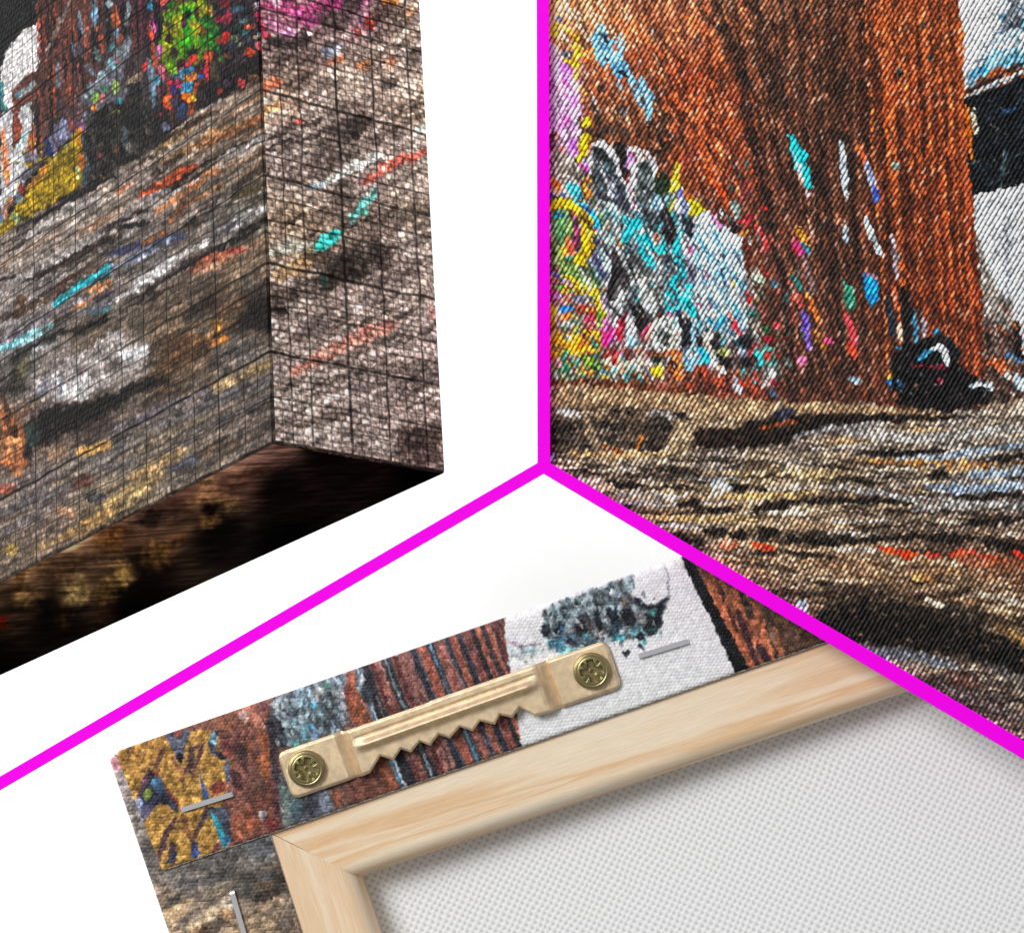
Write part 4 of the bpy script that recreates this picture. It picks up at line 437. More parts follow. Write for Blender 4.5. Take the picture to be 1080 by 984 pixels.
def art_flap(x, y):
    A = Art(x, y, (124, 78, 62), 14); A.wk = .4
    K = (34, 34, 42); NV = (56, 66, 92)
    A.field([(260,770,150,88,60),(250,820,116,72,62),(280,790,130,80,58),(285,850,120,66,50),(330,760,96,112,122),(350,735,140,160,168),(310,830,96,104,108),(330,860,90,96,104),(380,740,150,90,70),(400,720,120,86,84),(420,740,120,76,66),(470,710,130,86,80),(500,690,124,78,70),(420,800,96,60,52),(460,790,90,58,52),(500,780,90,62,56),(520,680,110,60,54),(390,830,120,70,56)], 12, (225, 560, 560, 984))
    A.grain(70, 22, 5, .5, (225, 560, 560, 984), 91, lo=(40,32,36), hi=(176,104,84))
    # rusty corrugated ribs, straight across the fold
    la = (A.x - 122) * .9455 - (A.y - 795) * .3256; lb = (A.x - 122) * .3256 + (A.y - 795) * .9455
    rib = la - .06 * lb + .9 * fb(lb / 16, la / 40, 88, 2); lim = sm(236, 242, la) * (1 - sm(424, 428, la + .02 * lb))
    def ribs(zz, items):
        for p, w, c in items:
            w = sum(w) / 2 if isinstance(w, tuple) else w * .8
            q = zz(*p); mx = sum(v[0] for v in q) / len(q); my = sum(v[1] for v in q) / len(q)
            a0 = (mx - 122) * .9455 - (my - 795) * .3256 - .06 * ((mx - 122) * .3256 + (my - 795) * .9455)
            A.n += 1; ww = w * .62 * (1 + .35 * fb(lb / 22, lb * 0 + a0, A.n, 2))
            A.put(np.arange(A.x.size), sm(-1.3, 1.3, ww - np.abs(rib - a0)) * lim * .92, c, .22, 4.)
    ribs(Z(360, 660, 7.03), (((90,330,70,480,130,640,120,740), (5,10), (150,80,52)), ((150,320,140,440,170,540,230,660), 5, (110,140,156)), ((130,400,170,390), 4, (206,220,226)), ((180,330,210,440,300,640), (4,13), (38,40,48)), ((200,560,240,680), 3, (60,110,150)), ((260,280,310,430,400,620), 11, (142,82,72)), ((300,400,330,560,360,650), 4, (96,48,44)), ((350,260,370,380,430,540), (5,10), (40,44,52)), ((350,300,390,440), 3, (120,140,146)), ((420,240,500,420,560,560), 12, (150,92,84)), ((470,330,480,480,520,600), 5, (92,44,42)), ((520,210,570,400,640,540), 9, (156,104,98)), ((580,230,590,320,640,440), 3.4, (80,116,160)), ((590,330,620,420,670,530), 6, (42,44,54)), ((600,190,660,330,750,500), 9, (164,84,66)), ((660,150,700,250,780,450), 7, (40,46,56)), ((690,220,740,360), 3, (80,130,160)), ((720,140,800,300,890,470), 9, (160,92,80)), ((770,120,830,260), 4, (110,100,104)), ((840,200,870,340,910,450), 5, (46,54,72)), ((800,90,880,250,970,420), 7, (166,86,66)), ((870,80,920,200,1010,400), 6.4, (40,44,54)), ((900,140,920,180), 3, (100,116,140)), ((910,60,990,220,1050,360), 8, (150,90,84)), ((980,40,1030,200), 5, (40,40,48)), ((1020,20,1054,160), 5, (160,84,74))))
    ribs(Z(480, 640, 7.03), (((10,240,60,420,120,560), 5.5, (170,90,70)), ((30,220,90,400,170,560), 5.5, (42,46,56)), ((70,200,150,380,230,540), 6.5, (136,70,62)), ((120,190,200,360,250,500), 4.6, (44,40,44)), ((160,180,240,360,310,510), 5.5, (156,88,74)), ((210,170,290,380,330,500), 4.4, (46,50,60)), ((240,140,300,260,350,440), 5, (176,100,80)), ((270,130,330,280), 4, (50,56,64)), ((320,120,350,260,390,480), 5, (110,54,50)), ((250,360,300,500), 3, (176,96,74)), ))
    A.strokes(200, (345, 620, 535, 850), (10, 34), (.4, .9), [(34,34,42),(196,136,116),(104,54,46),(150,90,76),(60,76,100),(206,176,166),(70,40,40)], 68, 86, .6, 7, .5)
    A.flecks(220, (250, 620, 550, 880), (.5, 1.), [(226,210,206),(60,40,40),(196,150,136),(40,40,50)], 60, 1.6, 87, .55, .4)
    # blue-grey sprayed cloud
    z = Z(240, 700, 7.03)
    A.poly(z(350,260,560,180,700,130,880,70,900,150,880,300,860,470,700,520,480,610,400,620,340,520,300,400), (104,118,126), 2, 4, .4)
    for p, w, c in (((360,280,340,330,400,340), 6, (170,186,190)), ((420,250,440,330), 5, (110,130,140)), ((530,190,540,300), 5, (150,196,210)), ((590,200,600,280,640,300), 6, (160,200,216)), ((630,270,640,320), 5, (90,180,214)), ((700,190,660,260), 6, (206,204,204)), ((720,140,730,180), 4, (70,150,110)), ((480,320,500,420), 5, (60,70,80)), ((440,420,440,560), 5, (126,156,152)), ((530,380,500,460), 6, (150,196,206)), ((600,440,620,480), 5, (70,140,180)), ((560,480,580,560), 5, (90,140,156)), ((640,480,660,540), 5, (90,130,170)), ((480,560,520,600), 5, (90,160,160)), ((700,280,680,400,740,500), 6, (80,96,100)), ((760,220,780,340,740,480), 6, (60,64,64)), ((780,170,830,280,800,430), 5, (120,130,130)), ((860,80,860,200,850,400,800,500), 6, (130,142,162)), ((830,210,850,240), 5, (206,206,210)), ((780,360,790,500), 5, (70,76,92)), ((320,380,360,460,420,600), 8, (48,46,54)), ((400,300,470,360), 5, (80,84,94)), ((300,420,340,560,360,640), 7, (50,50,60)), ((560,330,640,420), 4, (70,80,86)), ((600,340,560,400), 4, (170,200,206))): A.line(z(*p), w * .8, c, 1.6, 2.4, .35, .85)
    A.flecks(110, (290, 712, 368, 790), (1, 2.6), [(170,206,220),(60,64,72),(120,136,144),(206,214,216),(84,110,124)], 70, 1.8, 41, .6)
    for p, w, c in (((930,50,900,220,960,400), 6, (160,84,62)), ((880,160,900,300), 3, (130,60,50)), ((990,50,980,160,1040,260), 5, (110,130,140)), ((980,100,1010,110), 5, (196,206,210)), ((920,330,960,420), 8, (160,82,50)), ((880,370,900,430), 4, (130,120,120)), ((1020,160,1054,300), 7, (40,46,56)), ((130,320,230,420,250,470), 6, (196,120,100)), ((200,310,300,350), 6, (150,90,80)), ((250,300,330,330), 4, (90,50,52)), ((110,360,130,420), 6, (196,160,150)), ((260,500,300,600,270,720,290,850), 7, (166,88,50)), ((100,560,160,640), 5, (150,80,56)), ((320,480,350,700,370,900), 5, (56,48,58)), ((220,620,200,700), 3.4, (90,50,54)), ((60,500,80,640), 4, (100,56,56)), ((160,440,180,560), 5, (126,76,66)), ((390,900,440,984), 8, (104,120,120)), ((20,640,10,760), 5, (180,110,40)), ((320,860,340,984), 6, (110,56,52))): A.line(z(*p), w * .8, c, 1.6, 2.4, .3, .85)
    y5 = Z(100, 740, 3.6)
    for p, w, c in (((700,330,740,380,730,460), 11, (116,136,132)), ((770,370,760,440), 8, (70,96,104)), ((840,350,800,430), 9, (64,66,76)), ((870,340,880,410), 7, (130,140,160)), ((910,330,930,390), 6, (150,80,56)), ((640,410,636,440), 5, (196,196,206)), ((600,430,620,470), 4, (150,80,60)), ((570,380,580,470,560,510), 8, (166,84,54)), ((540,420,530,480), 5, (110,60,50)), ((650,440,690,480), 6, (130,50,50)), ((690,330,690,450), 4, (80,44,50))): A.line(y5(*p), w * .8, c, 1.8, 2.6, .3, .85)
    # mustard graffiti of the fold's corner
    z = Z(110, 770, 7.03); MU = (186,136,58)
    A.poly([(100,780),(130,770),(190,770),(236,770),(232,784),(240,800),(244,822),(238,838),(232,850),(238,870),(244,890),(236,905),(160,930),(100,930)], MU, 1.5, 2, .3)
    A.flecks(150, (115, 770, 240, 915), (1, 2.6), [(200,152,76),(154,104,36),(190,140,60)], -65, 1.8, 43, .35)
    A.poly(z(440,30,520,0,640,0,620,60,600,120,590,200,570,250,540,200,490,110), (70,76,96), 1.4, 2, .35); A.line(z(500,60,540,90), 4, (110,116,136)); A.line(z(560,160,570,230), 3.4, (30,32,50)); A.line(z(530,0,560,30), 4, (150,70,50)); A.line(z(600,60,560,110), 4, (120,124,140))
    A.poly(z(330,280,370,310,430,420,500,480,550,540,550,600,520,590,470,540,420,530,340,590,280,690,240,620,230,550,260,490,300,380), (50,54,76), 1.3, 2, .35); A.line(z(340,290,300,380,250,500), 2, (96,60,76)); A.line(z(370,290,440,410,500,480,560,560), 2, (150,66,46)); A.line(z(340,430,310,500), 4, (120,140,50)); A.line(z(360,360,380,400), 4, (80,140,180)); A.line(z(400,340,420,460), 4, (56,90,120)); A.line(z(260,500,240,600,280,650), 5, (126,140,170)); A.ell(152,858,2.6,3,(214,110,60)); A.line(z(320,560,300,640), 5, (84,80,106)); A.line(z(440,470,460,530), 5, (40,40,54))
    A.line(z(450,120,400,210,370,290), 2.4, (120,80,66)); A.line(z(700,110,650,130,640,250,600,310), 3, (80,56,56)); A.line(z(740,90,690,230,660,320), 2.2, (104,66,62)); A.line(z(600,280,650,310), 2, (90,60,60)); A.line(z(500,200,580,300,590,400), 2, (150,100,60))
    A.poly(z(800,0,850,0,830,60,830,150,900,200,920,220,850,210,800,180,770,100), (64,72,96), 1.4, 2, .3); A.line(z(810,20,810,90), 4, (126,180,206)); A.line(z(830,160,900,200), 3.4, (40,40,60))
    A.poly(z(705,310,740,380,780,480,770,500,735,500,720,400), (56,96,170), 1.2, 1.5); A.line(z(910,230,920,330,910,400), 3, (96,100,120)); A.poly(z(850,380,920,370,900,440,790,480,820,430), (160,70,52), 1.4, 2); A.line(z(780,440,850,370), 2, (130,56,60))
    A.poly(z(850,0,1054,-40,1054,984,960,984,920,860,900,640,930,440,940,240,910,190,850,120), (122,74,62), 1.6, 2.5, .35)
    for p, w, c in (((880,60,960,160), 6, (110,56,56)), ((900,150,920,180), 4, (190,80,70)), ((960,300,1000,420), 6, (84,46,50)), ((1000,560,980,800), 7, (160,84,56)), ((950,600,1054,540), 6, (140,84,70)), ((1000,100,1040,240), 5, (70,48,54)), ((990,700,1040,800), 5, (176,100,70)), ((930,420,960,440), 5, (110,60,60))): A.line(z(*p), w, c, 1.8, 2.4, .3, .8)
    A.poly(z(760,560,860,560,910,560,930,700,950,800,890,860,880,780,840,680,790,640), (60,66,80), 1.4, 2, .35); A.line(z(800,620,840,680,870,780,890,860), 3.4, (40,140,160)); A.line(z(900,780,910,840), 4, (50,120,160)); A.line(z(760,570,740,640,690,740), 2.6, (84,60,74)); A.line(z(690,730,650,820), 3, (100,60,50)); A.poly(z(650,820,690,820,700,900,690,940,640,930), (50,58,110), 1.3, 2); A.line(z(660,920,690,910), 4, (60,100,200)); A.line(z(580,620,610,720,640,800), 2.4, (130,84,50)); A.line(z(530,640,460,760,420,900,400,970), 3, (96,64,70)); A.poly(z(490,840,550,900,530,984,450,984,480,940), (60,60,80), 1.4, 2); A.line(z(500,830,520,900), 3, (80,60,76)); A.line(z(860,820,820,880), 3, (150,80,90))
    # white paper sky with the tower
    A.poly([(529,500),(533,672),(540,720),(546,760),(552,800),(900,760),(900,500)], (236,236,237), 1.2, 1., .02)
    z = Z(500, 560, 3.857)
    A.line(z(140,450,200,470,270,455), 2.2, (150,120,140), 1.6, 2, .4, .8); A.line(z(140,480,220,480,290,460), 4, (150,186,194), 2, 3, .4, .7, .3); A.line(z(150,510,220,500,280,480), 4, (130,150,158), 2, 3, .4, .6, .35); A.line(z(130,530,210,530), 3, (190,206,210), 2, 3, .4, .7, .3)
    A.poly(z(280,330,300,310,350,290,420,260,480,235,560,215,630,195,640,260,660,290,700,310,740,300,780,265,795,265,775,320,755,380,740,410,690,440,620,440,540,455,520,480,440,480,330,490,300,480,310,440,275,410,290,370), (110,124,130), 2.4, 4, .5, .92)
    for p, w, c in (((285,320,305,360), 4, (40,60,64)), ((290,380,290,420), 7, (24,28,44)), ((340,380,350,410), 7, (26,34,60)), ((350,390,360,400), 3, (60,120,170)), ((330,330,330,370), 5, (226,224,224)), ((380,280,400,300,390,320), 5, (50,50,56)), ((430,280,470,270), 7, (206,210,212)), ((440,330,480,320), 6, (200,216,218)), ((400,340,440,350,420,390), 8, (60,60,64)), ((430,370,440,420), 9, (26,26,34)), ((480,360,470,400), 6, (84,74,76)), ((500,240,540,290), 7, (30,56,64)), ((560,230,520,260), 5, (60,90,96)), ((500,280,510,310), 5, (226,160,160)), ((490,320,520,440), 4.5, (16,18,28)), ((550,300,580,390), 7, (22,30,44)), ((540,270,560,310), 5, (170,206,210)), ((590,270,590,330), 4, (150,176,190)), ((600,280,620,300), 5, (120,100,90)), ((610,320,640,380), 9, (24,26,34)), ((590,370,560,420), 8, (40,60,76)), ((690,300,650,280), 4, (26,28,40)), ((650,270,700,310,750,305,790,268), 3.6, (36,34,46)), ((700,340,720,380), 8, (24,26,32)), ((760,300,740,350,750,390), 6, (20,24,34)), ((720,320,730,340), 5, (60,140,136)), ((690,400,720,390), 7, (30,34,40)), ((660,330,690,370), 6, (110,110,110)), ((640,400,680,410), 9, (110,176,186)), ((570,430,610,430), 7, (60,146,160)), ((440,420,460,440), 6, (80,170,190)), ((330,440,400,430), 5, (60,110,140)), ((300,450,380,480), 5, (50,120,150)), ((400,450,500,440), 6, (60,80,90)), ((340,490,440,480), 4, (120,186,196)), ((660,430,690,420), 6, (16,20,26)), ((710,420,740,390), 6, (30,50,56)), ((670,455,680,480), 4, (30,40,60)), ((617,490,617,505), 5, (40,44,60)), ((520,400,510,430), 3, (206,170,170)), ((560,250,600,240), 6, (190,206,208)), ((610,210,630,240), 7, (170,190,192)), ((760,410,750,430), 4, (190,220,230)), ((680,450,700,445), 4, (100,200,200)), ((300,360,310,340), 4, (70,60,70)), ((370,440,420,460), 4, (40,44,60))): A.line(z(*p), w * .72, c, 1.8, 3, .4, .9)
    A.poly([(572,648),(600,632),(640,616),(668,606),(668,622),(640,640),(604,652),(576,664)], (112,128,134), 2, 3, .6, .9); A.strokes(40, (574, 612, 668, 664), (5, 14), (.7, 1.6), [(30,44,54),(206,214,216),(60,110,124),(90,90,96),(24,26,32)], 70, 92, .85, 20, .8, keep=lambda X, Y: 0 < Y - 646 + .42 * (X - 574) < 26)
    A.line(z(778,150,790,190,785,230,795,265), 1.2, (130,136,146), 1.2, 1.4, .3, .7)
    A.flecks(60, (574, 626, 690, 682), (.8, 2.), [(30,34,44),(150,190,196),(216,222,224),(70,90,96),(50,60,80),(190,200,204)], 70, 1.6, 44, .6, 2)
    # dark post and rust beyond it
    A.poly([(718,560),(722,592),(750,652),(778,712),(782,720),(900,700),(1000,500),(760,500)], (92,66,50), 1.2, 1, .3)
    A.grain(62, 40, 5, .5, (716, 560, 960, 760), 97, lo=(40,32,28), hi=(140,96,66), mask=lambda X, Y: (X - 722) > (Y - 592) * .5)
    z = Z(700, 580, 7.03)
    for p, w, c in (((230,110,330,290,420,460,540,650,670,880), 5, (150,86,62)), ((330,180,400,360,480,520), 6, (196,106,66)), ((410,230,500,420,600,680,700,880), 5, (160,92,58)), ((380,330,470,520,540,640,560,720,660,860), 4, (196,100,62)), ((500,290,560,400,640,600,740,850), 6, (200,108,66)), ((610,350,680,490,720,640,800,820), 6.5, (206,110,70)), ((560,300,620,420,640,500), 4, (56,50,44)), ((400,250,450,380), 2.4, (60,40,36)), ((540,440,600,600,690,860), 3.4, (60,36,46)), ((690,700,780,840), 4, (50,36,50)), ((640,560,700,640), 4, (150,80,60)), ((800,560,880,800), 3, (170,96,60)), ((780,540,810,680), 2.4, (150,116,90)), ((640,340,650,370), 4, (90,84,76)), ((740,440,800,560), 4, (76,60,50)), ((460,400,540,600), 2, (70,40,34))): A.line(z(*p), w, c, 1.3, 1.6, .3, .9)
    A.poly([(716,580),(724,586),(731,592),(741,612),(757,644),(772,670),(790,706),(782,716),(776,712),(750,654),(722,598)], (24,26,30), 1.2, 1., .4)
    return A

def art_wrap(x, y):
    """The grey-brown wrap along the other edge."""
    A = Art(x, y, (118, 110, 104), 17)
    A.field([(120,805,200,130,136),(125,820,190,180,178),(140,860,126,118,112),(160,900,110,102,98),(220,900,110,104,100),(280,890,96,98,102),(190,930,112,104,98),(260,930,90,84,78),(300,920,100,84,66),(180,950,150,124,100),(240,955,160,136,112),(300,950,120,104,90),(200,984,190,160,126),(260,984,176,146,110),(310,984,150,124,100)], 14)
    A.grain(-28, 26, 6, .55, None, 101, lo=(56,50,46), hi=(200,180,156), warp=3); A.grain(-25, 8, 4, .35, None, 105)
    z = Z(100, 860, 7.2)
    for p, w, c in (((540,780,600,700,740,640), 5, (214,176,126)), ((560,830,620,760,700,700), 5, (196,160,120)), ((640,850,700,780,800,700), 4.4, (96,84,78)), ((700,860,820,780,960,690), 5, (216,186,146)), ((740,890,880,830), 5, (176,130,90)), ((820,880,900,830,960,800), 6, (70,58,50)), ((960,760,1040,740), 6, (206,150,100)), ((980,650,1054,690), 5, (206,190,170)), ((780,500,860,490,960,440), 5, (76,72,72)), ((640,500,760,510), 4, (76,72,76)), ((540,660,640,650), 5, (80,76,74)), ((880,640,900,660), 5, (90,84,80))): A.line(z(*p), w, c, 2, 3, .3, .75)
    z = Z(270, 860, 7.2)
    for p, w, c in (((0,640,60,620,150,560,200,470), 7, (44,36,32)), ((0,560,100,500), 6, (130,104,80)), ((20,700,120,670,220,640), 6, (170,140,110)), ((100,740,200,720), 5, (150,124,100)), ((40,830,180,790), 6, (176,146,110)), ((180,860,260,800), 5, (90,80,76)), ((60,480,160,430), 6, (84,84,92)), ((0,300,100,260), 7, (92,92,96))): A.line(z(*p), w, c, 2, 3, .3, .75)
    return A
# ---------------------------------------------------------------- settings
WORLD, KEY, KEY_SIZE, KEY_AT, BACK = .30, 53., 1.0, (-1.35, -1.85, .9), 11.3
MAG = (255, 0, 243)
BOARD_GAIN, BOARD_BUMP, BOARD_GAMMA = 1.5, 1.7, 1.2
FRONT_GAIN, FRONT_BUMP, SIDE_GAIN, SIDE_BUMP, BASE_GAIN, CORNER_GAMMA = .88, 1.6, 1.35, 2., 1.35, 1.18
FLAP_GAIN, WRAP_GAIN, FLAP_BUMP = 1.0, 1.05, .8
SHEET, BRASS, ZINC, STEEL = (247, 248, 248), (244, 217, 178), (164, 152, 108), (222, 222, 226)

# ---------------------------------------------------------------- the place
# One unit of the sketch ("u") is a quarter of a millimetre; the camera stands 3000 u in front of the sketch plane.
S = 0.00025
F = 3000.0
C = bpy.context.scene.collection
def W(px, py, Y=0.0):
    k = (F + Y) / F
    return Vector(((px - 540) * S * k, Y * S, (492 - py) * S * k))
def obj(name, verts, faces, mats, parent=None, uv=None, fmat=None, smooth=False):
    """One mesh object; uv is a list per vertex, or None."""
    me = bpy.data.meshes.new(name)
    me.from_pydata([tuple(v) for v in verts], [], faces)
    for m in (mats if isinstance(mats, (list, tuple)) else [mats]): me.materials.append(m)
    if uv is not None:
        l = me.uv_layers.new(name="UVMap")
        idx = np.empty(len(me.loops), np.int32); me.loops.foreach_get("vertex_index", idx)
        l.data.foreach_set("uv", np.asarray(uv, np.float32)[idx].ravel())
    if fmat is not None: me.polygons.foreach_set("material_index", np.asarray(fmat, np.int32))
    me.polygons.foreach_set("use_smooth", np.full(len(me.polygons), smooth))
    me.update()
    o = bpy.data.objects.new(name, me); C.objects.link(o)
    if parent is not None:
        o.parent = parent
        if parent.parent is None: o.matrix_parent_inverse = Matrix.Translation(parent.location).inverted()
    return o
def thing(name, label, cat, loc):
    o = bpy.data.objects.new(name, None); C.objects.link(o); o.location = loc; o.empty_display_size = .01
    o['label'] = label; o['category'] = cat
    return o
def normals_out(o):
    bm = bmesh.new(); bm.from_mesh(o.data); bmesh.ops.recalc_face_normals(bm, faces=bm.faces); bm.to_mesh(o.data); bm.free()

# ---------------------------------------------------------------- materials
def mat(name):
    m = bpy.data.materials.new(name); m.use_nodes = True
    nt = m.node_tree; b = nt.nodes["Principled BSDF"]
    return m, nt, b
def N(nt, t, **kw):
    n = nt.nodes.new(t)
    for k, v in kw.items():
        if hasattr(n, k): setattr(n, k, v)
        else: n.inputs[k].default_value = v
    return n
def math_(nt, op, a, b=None):
    n = nt.nodes.new("ShaderNodeMath"); n.operation = op
    for i, v in enumerate((a, b)):
        if v is None: continue
        if isinstance(v, (int, float)): n.inputs[i].default_value = v
        else: nt.links.new(v, n.inputs[i])
    return n.outputs[0]
def srgb(r, g, b):
    f = lambda c: (c / 255) / 12.92 if c < 11 else ((c / 255 + .055) / 1.055) ** 2.4
    return (f(r), f(g), f(b), 1)
def image(name, a, data=False):
    h, w = a.shape[:2]
    im = bpy.data.images.new(name, w, h, alpha=False, float_buffer=data)
    if data: im.colorspace_settings.name = 'Non-Color'
    px = np.ones((h, w, 4), np.float32); px[..., :3] = a if a.ndim == 3 else a[..., None]
    im.pixels.foreach_set(px.ravel()); im.update(); im.pack()
    return im
def print_mat(name, colour, height, dist, rough=.5, spec=.35, strength=1.):
    """Ink on canvas: the painted picture, and the threads as relief."""
    m, nt, b = mat(name); L = nt.links.new
    t = N(nt, "ShaderNodeTexImage"); t.image = colour; t.interpolation = 'Linear'; t.extension = 'EXTEND'
    L(t.outputs[0], b.inputs["Base Color"])
    h = N(nt, "ShaderNodeTexImage"); h.image = height; h.interpolation = 'Cubic'; h.extension = 'EXTEND'
    bu = N(nt, "ShaderNodeBump"); bu.inputs["Distance"].default_value = dist; bu.inputs["Strength"].default_value = strength
    L(h.outputs[0], bu.inputs["Height"]); L(bu.outputs[0], b.inputs["Normal"])
    b.inputs["Roughness"].default_value = rough; b.inputs["Specular IOR Level"].default_value = spec
    return m
def hsh(i, j, k=0):
    return _T[k, (i.astype(np.int32) * 7 + j.astype(np.int32) * 3) & 255, (j.astype(np.int32) * 5 + i.astype(np.int32)) & 255]

# ---------------------------------------------------------------- lighting, camera, backdrop
sc = bpy.context.scene
sc.view_settings.view_transform = 'Standard'; sc.view_settings.look = 'None'
w = bpy.data.worlds.new("World"); sc.world = w; w.use_nodes = True
tcw = w.node_tree.nodes.new("ShaderNodeTexCoord"); sxw = w.node_tree.nodes.new("ShaderNodeSeparateXYZ"); rw = w.node_tree.nodes.new("ShaderNodeMapRange")
rw.inputs[1].default_value, rw.inputs[2].default_value, rw.inputs[3].default_value, rw.inputs[4].default_value = -.7, .7, .35, 1.45
w.node_tree.links.new(tcw.outputs["Generated"], sxw.inputs[0]); w.node_tree.links.new(sxw.outputs[2], rw.inputs[0]); w.node_tree.links.new(rw.outputs[0], w.node_tree.nodes["Background"].inputs[0])   # ambient gradient added to liven the metal and darken undersides
w.node_tree.nodes["Background"].inputs[1].default_value = WORLD
def softbox(name, loc, tgt, size, watts, col=(1, 1, 1)):
    l = bpy.data.lights.new(name, 'AREA'); l.shape = 'SQUARE'; l.size = size; l.energy = watts; l.color = col
    o = bpy.data.objects.new(name, l); C.objects.link(o); o.location = loc
    o.rotation_euler = (Vector(tgt) - Vector(loc)).to_track_quat('-Z', 'Y').to_euler()
softbox("softbox_key", KEY_AT, (0, .08, 0), KEY_SIZE, KEY)
for sx_ in (-1, 1): softbox("added_backdrop_light", (sx_ * 1.05, .2, .35), (sx_ * .12, .72, 0), .5, BACK)  # unseen side lights, added to keep the backdrop white and free of shadows
cam = bpy.data.cameras.new("camera"); co = bpy.data.objects.new("camera", cam); C.objects.link(co)
co.location = (0, -F * S, 0); co.rotation_euler = (math.radians(90), 0, 0)
cam.sensor_fit = 'HORIZONTAL'; cam.sensor_width = 36; cam.lens = 36 * F / 1080
cam.clip_start = .01; cam.clip_end = 50
sc.camera = co

m, nt, b = mat("white_paper_backdrop")
b.inputs["Base Color"].default_value = (.93, .93, .93, 1); b.inputs["Roughness"].default_value = .9; b.inputs["Specular IOR Level"].default_value = .1
YB = 2800
pts = [W(-2600, -2200, YB), W(3700, -2200, YB), W(3700, 3200, YB), W(-2600, 3200, YB)]
bk = obj("backdrop", pts, [(3, 2, 1, 0)], m); bk['kind'] = 'structure'

# ---------------------------------------------------------------- magenta divider
m, nt, b = mat("magenta_plastic")
b.inputs["Base Color"].default_value = srgb(*MAG); b.inputs["Roughness"].default_value = .6; b.inputs["Specular IOR Level"].default_value = .08
nz = N(nt, "ShaderNodeTexNoise", Scale=900.); bu = N(nt, "ShaderNodeBump", Strength=.15, Distance=.0001)
nt.links.new(nz.outputs[0], bu.inputs["Height"]); nt.links.new(bu.outputs[0], b.inputs["Normal"])
Y0, Y1 = 318, 336
ko = (F + Y0) / F
out = [(565, -70), (578, -70), (579, 0), (580.3, 488.4), (1160, 828.), (1160, 848.5), (573.4, 499.8), (-300, 1008.), (-300, 993.3), (567, 488.2), (566, 0)]
vs = [W(x, y, Y0) for x, y in out]; vs += [v + Vector((0, (Y1 - Y0) * S, 0)) for v in vs]
n = len(out)
dv = obj("divider", vs, [tuple(range(n)), tuple(range(2 * n - 1, n - 1, -1))] + [(i, i + n, (i + 1) % n + n, (i + 1) % n) for i in range(n)], m)
normals_out(dv)
mod = dv.modifiers.new("soft_edge", 'BEVEL'); mod.width = .6 * S; mod.segments = 2; mod.limit_method = 'ANGLE'
dv['label'] = "bright magenta three-armed strip standing between the three canvas samples"; dv['category'] = "divider"

# ---------------------------------------------------------------- canvas sample at the right, seen head on
Yb = 330.5
x0, y0, x1, y1, q = 560., -70., 1170., 870., 1.6
gx, gy = np.meshgrid(np.arange(x0, x1, 1 / q), np.arange(y0, y1, 1 / q))
t1 = (gx + .58 * gy) / 5.3 + .16 * fb(gx / 26, gy / 26, 3, 2); t2 = (gy - .3 * gx) / 9.5 + .3 * fb(gx / 24, gy / 24, 5, 2)
i1, i2 = np.floor(t1), np.floor(t2 + .5 * (np.floor(t1) % 2))
A = art_board(gx + 2.6 * (hsh(i1, i2, 1) - .5) + 1. * fb(gx / 4, gy / 4, 6, 1), gy + 3. * (hsh(i1, i2, 2) - .5) + 1. * fb(gx / 4, gy / 4, 4, 1))
c = A.out(1., BOARD_GAMMA)
f1, f2 = t1 - np.floor(t1), t2 + .5 * (np.floor(t1) % 2); f2 = f2 - np.floor(f2)
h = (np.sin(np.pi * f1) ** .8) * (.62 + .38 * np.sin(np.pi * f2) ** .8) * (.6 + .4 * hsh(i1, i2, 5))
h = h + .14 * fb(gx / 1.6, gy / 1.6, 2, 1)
yarn = np.clip(h, 0, 1)                                           # thread height, used to paint shade into the gaps between yarns
ink_shade = ((.2 + 1.25 * yarn) * (.84 + .32 * hsh(i1, i2, 3)))[..., None]
c = np.clip(c * ink_shade * BOARD_GAIN, 0, 1)
crown_glint = (sm(.45, .95, hsh(i1, i2, 4)) * sm(.55, .95, yarn))[..., None] * .62   # highlights painted onto the crowns of some yarns
c = c + (np.array((.97, .94, .90)) - c) * crown_glint * (.07 + .93 * np.clip(c.mean(2, keepdims=True) * 2.2, 0, 1))
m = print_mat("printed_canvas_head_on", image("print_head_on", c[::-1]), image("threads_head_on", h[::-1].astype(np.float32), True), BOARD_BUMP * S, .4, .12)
me_, ent, eb = mat("bare_canvas_edge"); eb.inputs["Base Color"].default_value = (.75, .73, .7, 1); eb.inputs["Roughness"].default_value = .9
ol = [(573, -62), (1160, -62), (1160, 838), (573, 494)]
th = Vector((0, 26 * S, 0))
vs = [W(x, y, Yb) for x, y in ol]; vs += [v + th for v in vs]
uv = [((x - x0) / (x1 - x0), 1 - (y - y0) / (y1 - y0)) for x, y in ol] * 2
bd = obj("canvas_board", vs, [(3, 2, 1, 0), (4, 5, 6, 7)] + [(i, (i + 1) % 4, (i + 1) % 4 + 4, i + 4) for i in range(4)], [m, me_], None, uv, [0, 1, 1, 1, 1, 1])
normals_out(bd)
bd['label'] = "flat canvas print seen head on, rusty graffitied pillar above weathered sleepers"; bd['category'] = "canvas print"

